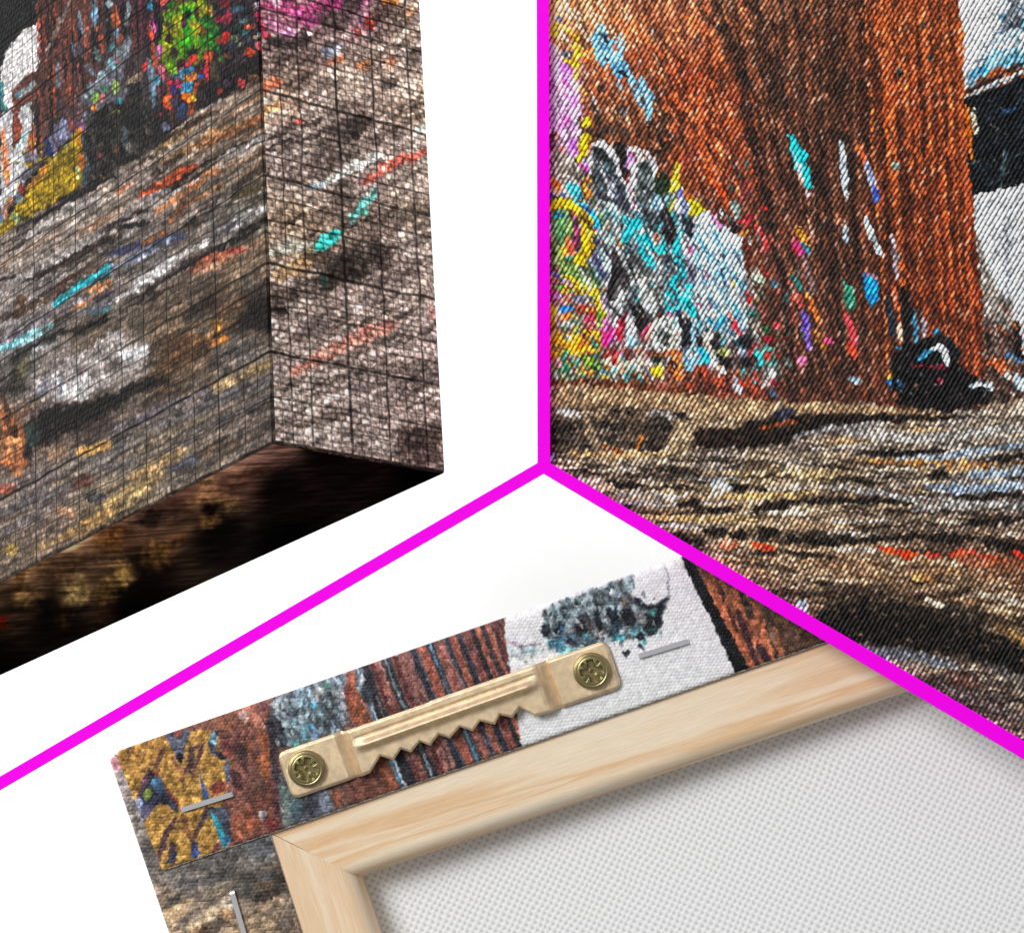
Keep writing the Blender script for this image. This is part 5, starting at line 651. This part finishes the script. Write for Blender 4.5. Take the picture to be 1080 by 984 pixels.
# ---------------------------------------------------------------- wrapped canvas corner at the upper left
ya = 250.; SC = S * (F + ya) / (F - 290.)
A0 = W(288, 467, ya)
wv, dv_, uvv = Vector((-.614, .741, -.273)).normalized(), None, Vector((-.059, .303, .951))
uvv = (uvv - wv * uvv.dot(wv)).normalized(); dv_ = wv.cross(uvv); dv_ = dv_ if dv_.x > 0 else -dv_
LW, LD, LU = 980., 203.6, 740.
def cproj(o, e, f, U, V):
    """Where a point of a face lies in the artwork's own coordinates."""
    P = [(o[k] + (e[k] * U + f[k] * V) * SC) / S for k in range(3)]
    return 540 + F * P[0] / (F + P[1]), 492 - F * P[2] / (F + P[1])
def canvas_face(name, e, f, lu, lv, art, bump, gain, lines, pitch=(11.5, 7.8), clear=True, ex_=1.):
    q = 1.5
    U, V = np.meshgrid(np.arange(0, lu, 1 / q), np.arange(0, lv, 1 / q))
    wu, wv_ = U + 1.6 * fb(U / 30, V / 30, 41, 2), V + 1.6 * fb(U / 30, V / 30, 44, 2)
    pu, pv = wu + 2.4 * fb(U / 9, V / 9, 38, 2), wv_ + 1.9 * fb(U / 9, V / 9, 35, 2)
    iv = np.floor(pv / pitch[1]); cu = pu / pitch[0] + .5 * (iv % 2) + .12 * (hsh(iv, iv * 0, 6) - .5); iu = np.floor(cu); fu = cu - iu; fv = pv / pitch[1] - iv
    X, Y = cproj(A0, e, f, U, V)
    j = (.3 + .7 * ex_) if clear else .2
    X = X + j * (3.4 * (hsh(iu, iv, 1) - .5) + 1.4 * fb(U / 4, V / 4, 6, 1)); Y = Y + j * (3.4 * (hsh(iu, iv, 2) - .5) + 1.4 * fb(U / 4, V / 4, 4, 1))
    c = art(np.maximum(X, -90), np.maximum(Y, -90)).out(1., CORNER_GAMMA)
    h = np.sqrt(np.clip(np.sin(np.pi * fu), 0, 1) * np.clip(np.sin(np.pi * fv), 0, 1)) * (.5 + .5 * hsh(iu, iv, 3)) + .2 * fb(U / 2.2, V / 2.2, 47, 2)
    g = np.zeros_like(U)
    for k, (per, wd, dp) in enumerate(lines):                       # slack rows in the weave: gaps between the threads, with shade painted in
        for T, R, s_ in ((wu, wv_, 0), (wv_, wu, 3)):
            r = T + .9 * fb(R / 22, T * 0, 50 + k + s_, 2); n_ = np.round(r / per); d = np.abs(r - n_ * per)
            keep = .45 + .55 * hsh(n_, n_ * 0 + k + s_, 5)
            g = np.maximum(g, (1 - sm(wd * .45, wd, d)) * dp * keep * (.55 + .45 * vn(R / 14, n_ * 3.1, k + s_)))
    ink_shade = (1 + ex_ * (.56 * hsh(iu, iv, 4) - .28)) * (1 - .68 * ex_ + 1.05 * ex_ * np.clip(h, 0, 1)) * (1 + .5 * ex_ * fb(U / 2.6, V / 2.6, 33, 2))  # random ink per thread, times shade painted into the weave's hollows
    if not clear: ink_shade = 1.; g = g * .5
    c = np.clip(c * (ink_shade * gain if clear else gain)[..., None] if clear else c * gain, 0, 1)
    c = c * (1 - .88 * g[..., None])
    h = h * (1 - g) - .35 * g
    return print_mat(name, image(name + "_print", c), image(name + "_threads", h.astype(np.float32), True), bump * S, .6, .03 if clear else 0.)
GL = [(92, 1.7, .95), (46, 1.3, .8), (23, 1.0, .6), (11.5, .8, .35)]
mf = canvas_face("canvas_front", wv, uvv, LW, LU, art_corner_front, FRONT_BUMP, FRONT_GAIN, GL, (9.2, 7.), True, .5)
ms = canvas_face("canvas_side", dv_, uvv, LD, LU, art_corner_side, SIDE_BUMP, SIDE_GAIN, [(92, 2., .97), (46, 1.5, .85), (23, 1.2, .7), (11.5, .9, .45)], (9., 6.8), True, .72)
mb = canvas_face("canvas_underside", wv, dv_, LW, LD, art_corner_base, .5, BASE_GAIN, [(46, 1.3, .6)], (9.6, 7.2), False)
bm = bmesh.new(); ul = bm.loops.layers.uv.new("UVMap")
P = {}
for a_ in (0, 1):
    for b_ in (0, 1):
        for c_ in (0, 1):
            P[a_, b_, c_] = bm.verts.new(A0 + (wv * LW * a_ + dv_ * LD * b_ + uvv * LU * c_) * SC)
def face(keys, mi, fn):
    f = bm.faces.new([P[k] for k in keys]); f.material_index = mi
    for l, k in zip(f.loops, keys): l[ul].uv = fn(*k)
face([(0,0,0),(1,0,0),(1,0,1),(0,0,1)], 0, lambda a, b, c: (a, c))
face([(0,0,0),(0,1,0),(0,1,1),(0,0,1)], 1, lambda a, b, c: (b, c))
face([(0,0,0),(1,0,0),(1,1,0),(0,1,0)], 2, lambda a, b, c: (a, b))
for ks in ([(0,0,1),(1,0,1),(1,1,1),(0,1,1)], [(1,0,0),(1,1,0),(1,1,1),(1,0,1)], [(0,1,0),(1,1,0),(1,1,1),(0,1,1)]): face(ks, 3, lambda a, b, c: (a, b))
bmesh.ops.recalc_face_normals(bm, faces=bm.faces)
bmesh.ops.bevel(bm, geom=[e for e in bm.edges if sum(1 for v in e.verts if v in (P[0,0,0], P[0,0,1], P[1,0,0], P[0,1,0])) == 2 or P[0,0,0] in e.verts], offset=3.6 * S, segments=4, profile=.5, affect='EDGES')
for f in bm.faces: f.smooth = f.calc_area() < (10 * S) * (1000 * S)
me = bpy.data.meshes.new("canvas_print"); bm.to_mesh(me); bm.free()
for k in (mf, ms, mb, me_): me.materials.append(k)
cp = bpy.data.objects.new("wrapped_canvas", me); C.objects.link(cp)
cp['label'] = "corner of a coarse canvas print with wrapped side and dark underside, upper left"; cp['category'] = "canvas print"

# ---------------------------------------------------------------- canvas seen from the back, at the bottom
YK = 380.; K = (F + YK) / F
ex, ey = (.9455, -.3256), (.3256, .9455)
def px_of(a, b): return 122 + a * ex[0] + b * ey[0], 795 + a * ex[1] + b * ey[1]
def B(a, b, c=0.):
    """A point of the stretcher frame: a along the top, b down, c out towards the viewer."""
    x, y = px_of(a, b)
    return W(x, y, YK) + Vector((0, -c * S * K, 0))
back = thing("stretched_canvas", "canvas seen from the back with pine frame, brass hanger and staples", "canvas print", B(750, 450, -58))
CW, CH = 1500., 900.
# wood
def wood(name, base, streak, pale, seed):
    m, nt, b = mat(name); L = nt.links.new
    tc = N(nt, "ShaderNodeUVMap"); mp = N(nt, "ShaderNodeMapping")
    mp.inputs["Location"].default_value = (seed, seed * .37, 0); mp.inputs["Scale"].default_value = (.0021, .036, 1); L(tc.outputs[0], mp.inputs[0])
    n1 = N(nt, "ShaderNodeTexNoise", Scale=1., Detail=4., Roughness=.5, Distortion=.35); L(mp.outputs[0], n1.inputs["Vector"])
    r = N(nt, "ShaderNodeValToRGB"); e = r.color_ramp.elements
    e[0].position = .28; e[0].color = srgb(*pale); e[1].position = .72; e[1].color = srgb(*streak)
    x = e.new(.46); x.color = srgb(*base); x = e.new(.56); x.color = srgb(*[int(p * .45 + s_ * .55) for p, s_ in zip(base, streak)]); x = e.new(.60); x.color = srgb(*base)
    L(n1.outputs[0], r.inputs[0])
    mp2 = N(nt, "ShaderNodeMapping"); mp2.inputs["Scale"].default_value = (.03, .8, 1); L(tc.outputs[0], mp2.inputs[0])
    n2 = N(nt, "ShaderNodeTexNoise", Scale=1., Detail=5., Roughness=.7); L(mp2.outputs[0], n2.inputs["Vector"])
    mx = N(nt, "ShaderNodeMix", data_type='RGBA', blend_type='MULTIPLY'); mx.inputs[0].default_value = .55
    r2 = N(nt, "ShaderNodeValToRGB"); r2.color_ramp.elements[0].position = .3; r2.color_ramp.elements[0].color = (.72, .66, .58, 1); r2.color_ramp.elements[1].position = .62; r2.color_ramp.elements[1].color = (1, 1, 1, 1); L(n2.outputs[0], r2.inputs[0])
    L(r.outputs[0], mx.inputs[6]); L(r2.outputs[0], mx.inputs[7]); L(mx.outputs[2], b.inputs["Base Color"])
    bu = N(nt, "ShaderNodeBump", Strength=.6, Distance=.5 * S); L(n2.outputs[0], bu.inputs["Height"]); L(bu.outputs[0], b.inputs["Normal"])
    b.inputs["Roughness"].default_value = .55; b.inputs["Specular IOR Level"].default_value = .3
    return m
WT = wood("pine_with_ochre_grain", (251, 229, 198), (230, 176, 118), (254, 240, 218), 3.3)
WS = wood("pale_pine", (251, 227, 196), (240, 200, 156), (254, 238, 216), 8.1)
prof = [(14, -54), (4, -4)] + [(6, 0)] + [(k, 0) for k in (40, 80, 120, 150, 170, 182, 188)] + [(188 + 19 * math.sin(t), -26 + 26 * math.cos(t)) for t in [math.radians(k) for k in range(8, 91, 8)]] + [(207, -40), (206, -54)]
def bar(fn, length, mt, taper=0.):
    vs, fs, uv = [], [], []
    n = len(prof); st = np.linspace(0, 1, 25)
    for s_ in st:
        for qd, c in prof:
            al = (qd - 6 + 1.5) * (1 - s_) + (length - qd + 6 - 1.5) * s_
            qq = qd + taper * (al / 600. if qd > 150 else 0)
            vs.append(fn(al, qq, c)); uv.append((al, qd - c * .9))
    for i in range(len(st) - 1):
        for j in range(n - 1):
            fs.append((i * n + j, i * n + j + 1, (i + 1) * n + j + 1, (i + 1) * n + j))
        fs.append((i * n + n - 1, i * n, (i + 1) * n, (i + 1) * n + n - 1))
    fs += [tuple(range(n)), tuple(range(len(vs) - 1, len(vs) - 1 - n, -1))]
    o = obj("stretcher_bar", vs, fs, mt, back, uv, None, True); normals_out(o)
    mod = o.modifiers.new("hard_corners", 'EDGE_SPLIT'); mod.split_angle = math.radians(35)
    return o
bar(lambda al, qd, c: B(al, qd, c), CW, WT, 4.)
bar(lambda al, qd, c: B(qd - 7, al, c - .01), CH, WS)
bar(lambda al, qd, c: B(al, CH - qd, c), CW, WT)
bar(lambda al, qd, c: B(CW - qd + 7, al, c - .01), CH, WS)
# the canvas sheet itself, bare side towards us
m, nt, b = mat("bare_primed_canvas"); L = nt.links.new
tc = N(nt, "ShaderNodeUVMap"); sx = N(nt, "ShaderNodeSeparateXYZ"); L(tc.outputs[0], sx.inputs[0])
nw = N(nt, "ShaderNodeTexNoise", Scale=.03, Detail=2.); L(tc.outputs[0], nw.inputs["Vector"])
off = math_(nt, 'MULTIPLY', math_(nt, 'SUBTRACT', nw.outputs[0], .5), 7.)
u_ = math_(nt, 'ADD', sx.outputs[0], off); v_ = math_(nt, 'ADD', sx.outputs[1], off)
hh = math_(nt, 'MULTIPLY', math_(nt, 'COSINE', math_(nt, 'MULTIPLY', u_, 2 * math.pi / 9.4)), math_(nt, 'COSINE', math_(nt, 'MULTIPLY', v_, 2 * math.pi / 9.0)))
r = N(nt, "ShaderNodeValToRGB"); e = r.color_ramp.elements
e[0].position = .18; e[0].color = srgb(217, 218, 218); e[1].position = .5; e[1].color = srgb(*SHEET)
L(math_(nt, 'ADD', math_(nt, 'MULTIPLY', hh, .5), .5), r.inputs[0]); L(r.outputs[0], b.inputs["Base Color"])
bu = N(nt, "ShaderNodeBump", Strength=.5, Distance=.8 * S); L(hh, bu.inputs["Height"]); L(bu.outputs[0], b.inputs["Normal"]); b.inputs["Roughness"].default_value = .85; b.inputs["Specular IOR Level"].default_value = .15
g = [(12, 14), (CW - 14, 14), (CW - 14, CH - 14), (12, CH - 14)]
vs = [B(a, b_, -54.5) for a, b_ in g] + [B(a, b_, -58) for a, b_ in g]
o = obj("canvas_sheet", vs, [(0, 1, 2, 3), (7, 6, 5, 4)] + [(i, i + 4, (i + 1) % 4 + 4, (i + 1) % 4) for i in range(4)], m, back, g * 2); normals_out(o)
# wraps: printed canvas folded over the frame
def wrap_mat(name, art, a0, b0, a1, b1, white, bump, gain, pitch):
    q = 1.6
    U, V = np.meshgrid(np.arange(a0, a1, 1 / q), np.arange(b0, b1, 1 / q))
    X, Y = px_of(U, V)
    wu, wv_ = U + fb(U / 22, V / 22, 71, 2) * 1.6 + .35 * V, V + fb(U / 22, V / 22, 74, 2) * 1.6 - .25 * U
    iv = np.floor(wv_ / pitch[1]); cu = wu / pitch[0] + .5 * (iv % 2); iu = np.floor(cu); fu = cu - iu; fv = wv_ / pitch[1] - iv
    c = art(X + 1.4 * (hsh(iu, iv, 1) - .5) + .8 * fb(U / 3, V / 3, 6, 1), Y + 1.4 * (hsh(iu, iv, 2) - .5) + .8 * fb(U / 3, V / 3, 4, 1)).out()
    g_ = c.mean(2, keepdims=True); c = g_ + (c - g_) * .84
    light = sm(.5, .85, c.min(2, keepdims=True))
    c = np.clip(c * gain * (1 + .22 * fb(U / 1.8, V / 1.8, 31, 2)[..., None] * (1 - .7 * light)) * (1 + (.44 * hsh(iu, iv, 4) - .22)[..., None] * (1 - .8 * light)), 0, 1)
    k = sm(white[1] - .6, white[1] + .4, (V if white[0] == 'b' else U))[..., None]
    c = c * (1 - k) + .86 * k
    h = np.sqrt(np.clip(np.sin(np.pi * fu), 0, 1) * np.clip(np.sin(np.pi * fv), 0, 1)) * (.5 + .5 * hsh(iu, iv, 3)) + .14 * fb(U / 2.4, V / 2.4, 47, 1)
    return print_mat(name, image(name + "_print", c), image(name + "_threads", h.astype(np.float32), True), bump * S, .5, .2)
FA = (-6., -10., 1010., 140.)
mt = wrap_mat("folded_top_canvas", art_flap, *FA, ('b', 131.2), FLAP_BUMP, FLAP_GAIN, (4.4, 3.6))
def sheet(name, rows, mt, box, side):
    """A folded strip of canvas from rows of (a, b, c); box maps (a, b) to the print."""
    n = len(rows[0]); vs, uv, fs = [], [], []
    for rw in rows:
        for a, b_, c in rw:
            vs.append(B(a, b_, c)); uv.append(((a - box[0]) / (box[2] - box[0]), (b_ - box[1]) / (box[3] - box[1])))
    for i in range(len(rows) - 1):
        for j in range(n - 1): fs.append((i * n + j, i * n + j + 1, (i + 1) * n + j + 1, (i + 1) * n + j))
    o = obj(name, vs, fs, [mt, me_], back, uv, None, True)
    sl = o.modifiers.new("thickness", 'SOLIDIFY'); sl.thickness = 1.5 * S; sl.offset = 0; sl.material_offset_rim = 1
    return o
rows = []
for b_, c, ins in [(9, -52, 12), (-1.2, -8, 4), (-1.6, -4, 3.4), (-1.2, 0, 2.4), (.6, 2.6, 1), (3.5, 4, 0), (8, 4.5, 0), (12, 4.6, 0), (30, 4.6, 0), (60, 4.5, 0), (100, 4.4, 0), (128, 4.2, 0), (132.3, 4.0, 0)]:
    e0 = 6.3 * max(b_, 0) / 129. + ins
    rows.append([(e0 + (1.5 if k == 0 else 0), b_, c - (2.4 if k == 0 else .5 if k == 1 else 0)) for k in (0,)] + [(e0 + 1.6, b_, c - .7), (e0 + 4, b_, c), (e0 + 12, b_, c + .3)] + [(a, b_, c) for a in np.linspace(40, 1004, 30)])
sheet("top_fold", rows, mt, FA, 0)
FB = (-12., -4., 136., 262.)
mt = wrap_mat("folded_side_canvas", art_wrap, *FB, ('a', 126.2), FLAP_BUMP * 1.1, WRAP_GAIN, (5.2, 4.2))
rows = []
bs = [3.5] + list(np.linspace(20, 896, 20))
for a, c in [(-4.6, -52), (-8.2, -6), (-7.8, -2), (-6.2, .6), (-3.5, 1.5), (0, 1.8), (60, 1.7), (126, 1.5), (129.4, 1.3)]:
    rows.append([(a - (5. * bb / 262 if a > 100 and bb < 262 else 5 if a > 100 else 0), bb, c) for bb in bs])
sheet("side_fold", rows, mt, FB, 0)
# hanger
m, nt, b = mat("satin_brass"); L = nt.links.new
b.inputs["Base Color"].default_value = srgb(*BRASS); b.inputs["Metallic"].default_value = .62; b.inputs["Roughness"].default_value = .33
nz = N(nt, "ShaderNodeTexNoise", Scale=5200., Detail=3.); tc = N(nt, "ShaderNodeTexCoord"); L(tc.outputs["Object"], nz.inputs["Vector"])
bu = N(nt, "ShaderNodeBump", Strength=.8, Distance=.55 * S); L(nz.outputs[0], bu.inputs["Height"]); L(bu.outputs[0], b.inputs["Normal"])
nz2 = N(nt, "ShaderNodeTexNoise", Scale=420., Detail=2.); L(tc.outputs["Object"], nz2.inputs["Vector"])
r = N(nt, "ShaderNodeValToRGB"); r.color_ramp.elements[0].position = .35; r.color_ramp.elements[0].color = srgb(*[int(v * .9) for v in BRASS]); r.color_ramp.elements[1].position = .65; r.color_ramp.elements[1].color = srgb(*BRASS); L(nz2.outputs[0], r.inputs[0]); L(r.outputs[0], b.inputs["Base Color"])
teeth = [(162, 103), (170, 105.5), (240, 105.5), (249, 104.6), (264.5, 91.4), (276.4, 100.4), (287.4, 91.6), (296.4, 98.6), (308.8, 90.6), (317.4, 98.4), (330, 90.2), (339.4, 98), (353.4, 89.8), (364.8, 98.6), (375.4, 91), (389, 99.6), (397, 91.4), (408.6, 99), (419.2, 91.2), (432, 105.2), (440, 106), (520, 107), (528, 104)]
def hang_h(a, b_):
    h = 11.5 + np.interp(a, [225, 226.5, 233, 234.5, 241, 445, 449, 454, 455.5, 461, 463], [0, -.5, -3.6, -2.5, 7, 7, 6.4, 1.5, .8, -3.2, 0])
    end = sm(240, 256, a) * (1 - sm(432, 450, a))
    y_ = b_ - (73.8 + (a - 244) * -.008)
    h = h + end * (6.4 * np.exp(-((y_ - .6) / 4.2) ** 2) - 1.8 * np.exp(-((y_ + 8.4) / .8) ** 2))
    return h
av = np.unique(np.concatenate([np.arange(162, 528.01, 1.0), [t[0] for t in teeth]]))
bt = np.full_like(av, 54.)
rr = 8.
for k, a in enumerate(av):
    d = min(a - 162, 528 - a)
    if d < rr: bt[k] += rr - math.sqrt(max(rr * rr - (rr - d) ** 2, 0))
bb_ = np.interp(av, [t[0] for t in teeth], [t[1] for t in teeth])
for k, a in enumerate(av):
    d = min(a - 162, 528 - a)
    if d < 5: bb_[k] -= 5 - math.sqrt(max(25 - (5 - d) ** 2, 0))
    bt[k] += .9 * (1 - sm(331, 334, a)) * sm(234, 236, a)
NB = 44; fr = np.linspace(0, 1, NB); vs, fs = [], []
for a, t0, t1_ in zip(av, bt, bb_):
    for f_ in fr:
        b_ = t0 + (t1_ - t0) * f_; d = min(b_ - t0, t1_ - b_, a - 162, 528 - a)
        vs.append(B(a, b_, float(hang_h(a, b_)) - 1.8 * (1 - sm(0, 2.6, d))))
n0 = len(vs)
for a, t0, t1_ in zip(av, bt, bb_):
    for b_ in (t0, t1_): vs.append(B(a, b_, float(hang_h(a, 90.)) - 5.2))
na = len(av)
for i in range(na - 1):
    for j in range(NB - 1): fs.append((i * NB + j, i * NB + j + 1, (i + 1) * NB + j + 1, (i + 1) * NB + j))
    fs.append((n0 + 2 * i, i * NB, (i + 1) * NB, n0 + 2 * i + 2)); fs.append((i * NB + NB - 1, n0 + 2 * i + 1, n0 + 2 * i + 3, (i + 1) * NB + NB - 1)); fs.append((n0 + 2 * i + 1, n0 + 2 * i, n0 + 2 * i + 2, n0 + 2 * i + 3))
for i in (0, na - 1): fs.append(tuple([i * NB + j for j in range(NB)] + [n0 + 2 * i + 1, n0 + 2 * i]))
hg = obj("sawtooth_hanger", vs, fs, m, back, None, None, True); normals_out(hg)
mod = hg.modifiers.new("hard_corners", 'EDGE_SPLIT'); mod.split_angle = math.radians(50)
# screws
m, nt, b = mat("yellow_zinc"); L = nt.links.new
b.inputs["Base Color"].default_value = srgb(*ZINC); b.inputs["Metallic"].default_value = .85; b.inputs["Roughness"].default_value = .32
tc = N(nt, "ShaderNodeTexCoord"); nz = N(nt, "ShaderNodeTexNoise", Scale=2600., Detail=3.); L(tc.outputs["Object"], nz.inputs["Vector"]); bu = N(nt, "ShaderNodeBump", Strength=.35, Distance=.6 * S); L(nz.outputs[0], bu.inputs["Height"]); L(bu.outputs[0], b.inputs["Normal"])
def screw(ca, cb, turn):
    vs, fs = [], []; NR, NT = 46, 144
    for i in range(NR + 1):
        r_ = 19.4 * i / NR
        for j in range(NT):
            t = 2 * math.pi * j / NT
            x, y = r_ * math.cos(t - turn), r_ * math.sin(t - turn)
            h = 20.2 - 1.6 * (r_ / 19.4) ** 4 - 3.5 * sm(18.2, 19.4, r_) + .35 * math.sin(r_ * 2.4) * (r_ > 14.2)
            arm = lambda p, q_, w_, l: (1 - sm(w_ - .5, w_ + .5, abs(q_))) * (1 - sm(l - 1.2, l + .8, abs(p)))
            dp = max(arm(x, y, 3.1, 11.6), arm(y, x, 3.1, 11.6)); d2 = (x + y) * .7071, (x - y) * .7071
            dp2 = max(arm(d2[0], d2[1], 1.3, 12.4), arm(d2[1], d2[0], 1.3, 12.4)); core = 1 - sm(5.2, 7., r_)
            h -= max(6.6 * dp, 3.4 * dp2, 6.6 * core) - 3 * (1 - sm(0, 2.4, r_)) * 1.
            vs.append(B(ca + r_ * math.cos(t), cb + r_ * math.sin(t), h))
    for i in range(NR):
        for j in range(NT): fs.append((i * NT + j, i * NT + (j + 1) % NT, (i + 1) * NT + (j + 1) % NT, (i + 1) * NT + j))
    k = len(vs)
    for j in range(NT): vs.append(B(ca + 19.4 * math.cos(2 * math.pi * j / NT), cb + 19.4 * math.sin(2 * math.pi * j / NT), 9.5))
    for j in range(NT): fs.append((NR * NT + j, NR * NT + (j + 1) % NT, k + (j + 1) % NT, k + j))
    o = obj("screw", vs, fs, m, hg, None, None, True)
    return o
screw(186.6, 79., .5); screw(503., 79.4, .15)
# staples
m, nt, b = mat("staple_steel"); b.inputs["Base Color"].default_value = srgb(*STEEL); b.inputs["Metallic"].default_value = .55; b.inputs["Roughness"].default_value = .25
def staple(p0, p1, base):
    d = np.array(p1, float) - np.array(p0, float); l = np.hypot(*d); d /= l; nn = np.array((-d[1], d[0])) * 2.6
    path = [(0, -6), (0, 2.2), (1.2, 3.6), (3, 4.2), (l * .5, 4.3), (l - 3, 4.2), (l - 1.2, 3.6), (l, 2.2), (l, -6)]
    vs, fs = [], []
    for k, (s_, c) in enumerate(path):
        o_ = np.array(p0) + d * s_
        t = (1, 0) if 2 < k < 6 else (.6, .6)
        inn = 1.8 * (1 if s_ < l / 2 else -1) * (0 if 2 < k < 6 else 1); dn = 2.4 if 2 < k < 6 else (0. if k in (0, 1, 7, 8) else 1.2)
        for e_, ud in ((-1, 0), (1, 0), (1, 1), (-1, 1)):
            q_ = o_ + nn * e_ + d * inn * ud
            vs.append(B(q_[0], q_[1], base + c - dn * ud))
    n_ = len(path)
    for i in range(n_ - 1):
        for j in range(4): fs.append((i * 4 + j, i * 4 + (j + 1) % 4, (i + 1) * 4 + (j + 1) % 4, (i + 1) * 4 + j))
    fs += [(0, 1, 2, 3), (n_ * 4 - 1, n_ * 4 - 2, n_ * 4 - 3, n_ * 4 - 4)]
    o = obj("staple", vs, fs, m, back); normals_out(o)
    mod = o.modifiers.new("soft_edge", 'BEVEL'); mod.width = 1. * S; mod.segments = 3; mod.limit_method = 'ANGLE'
staple((47, 77.8), (104.6, 79.4), 4.6); staple((554.5, 81.6), (610, 83.6), 4.6); staple((69.4, 175.6), (66.6, 233), 1.9)
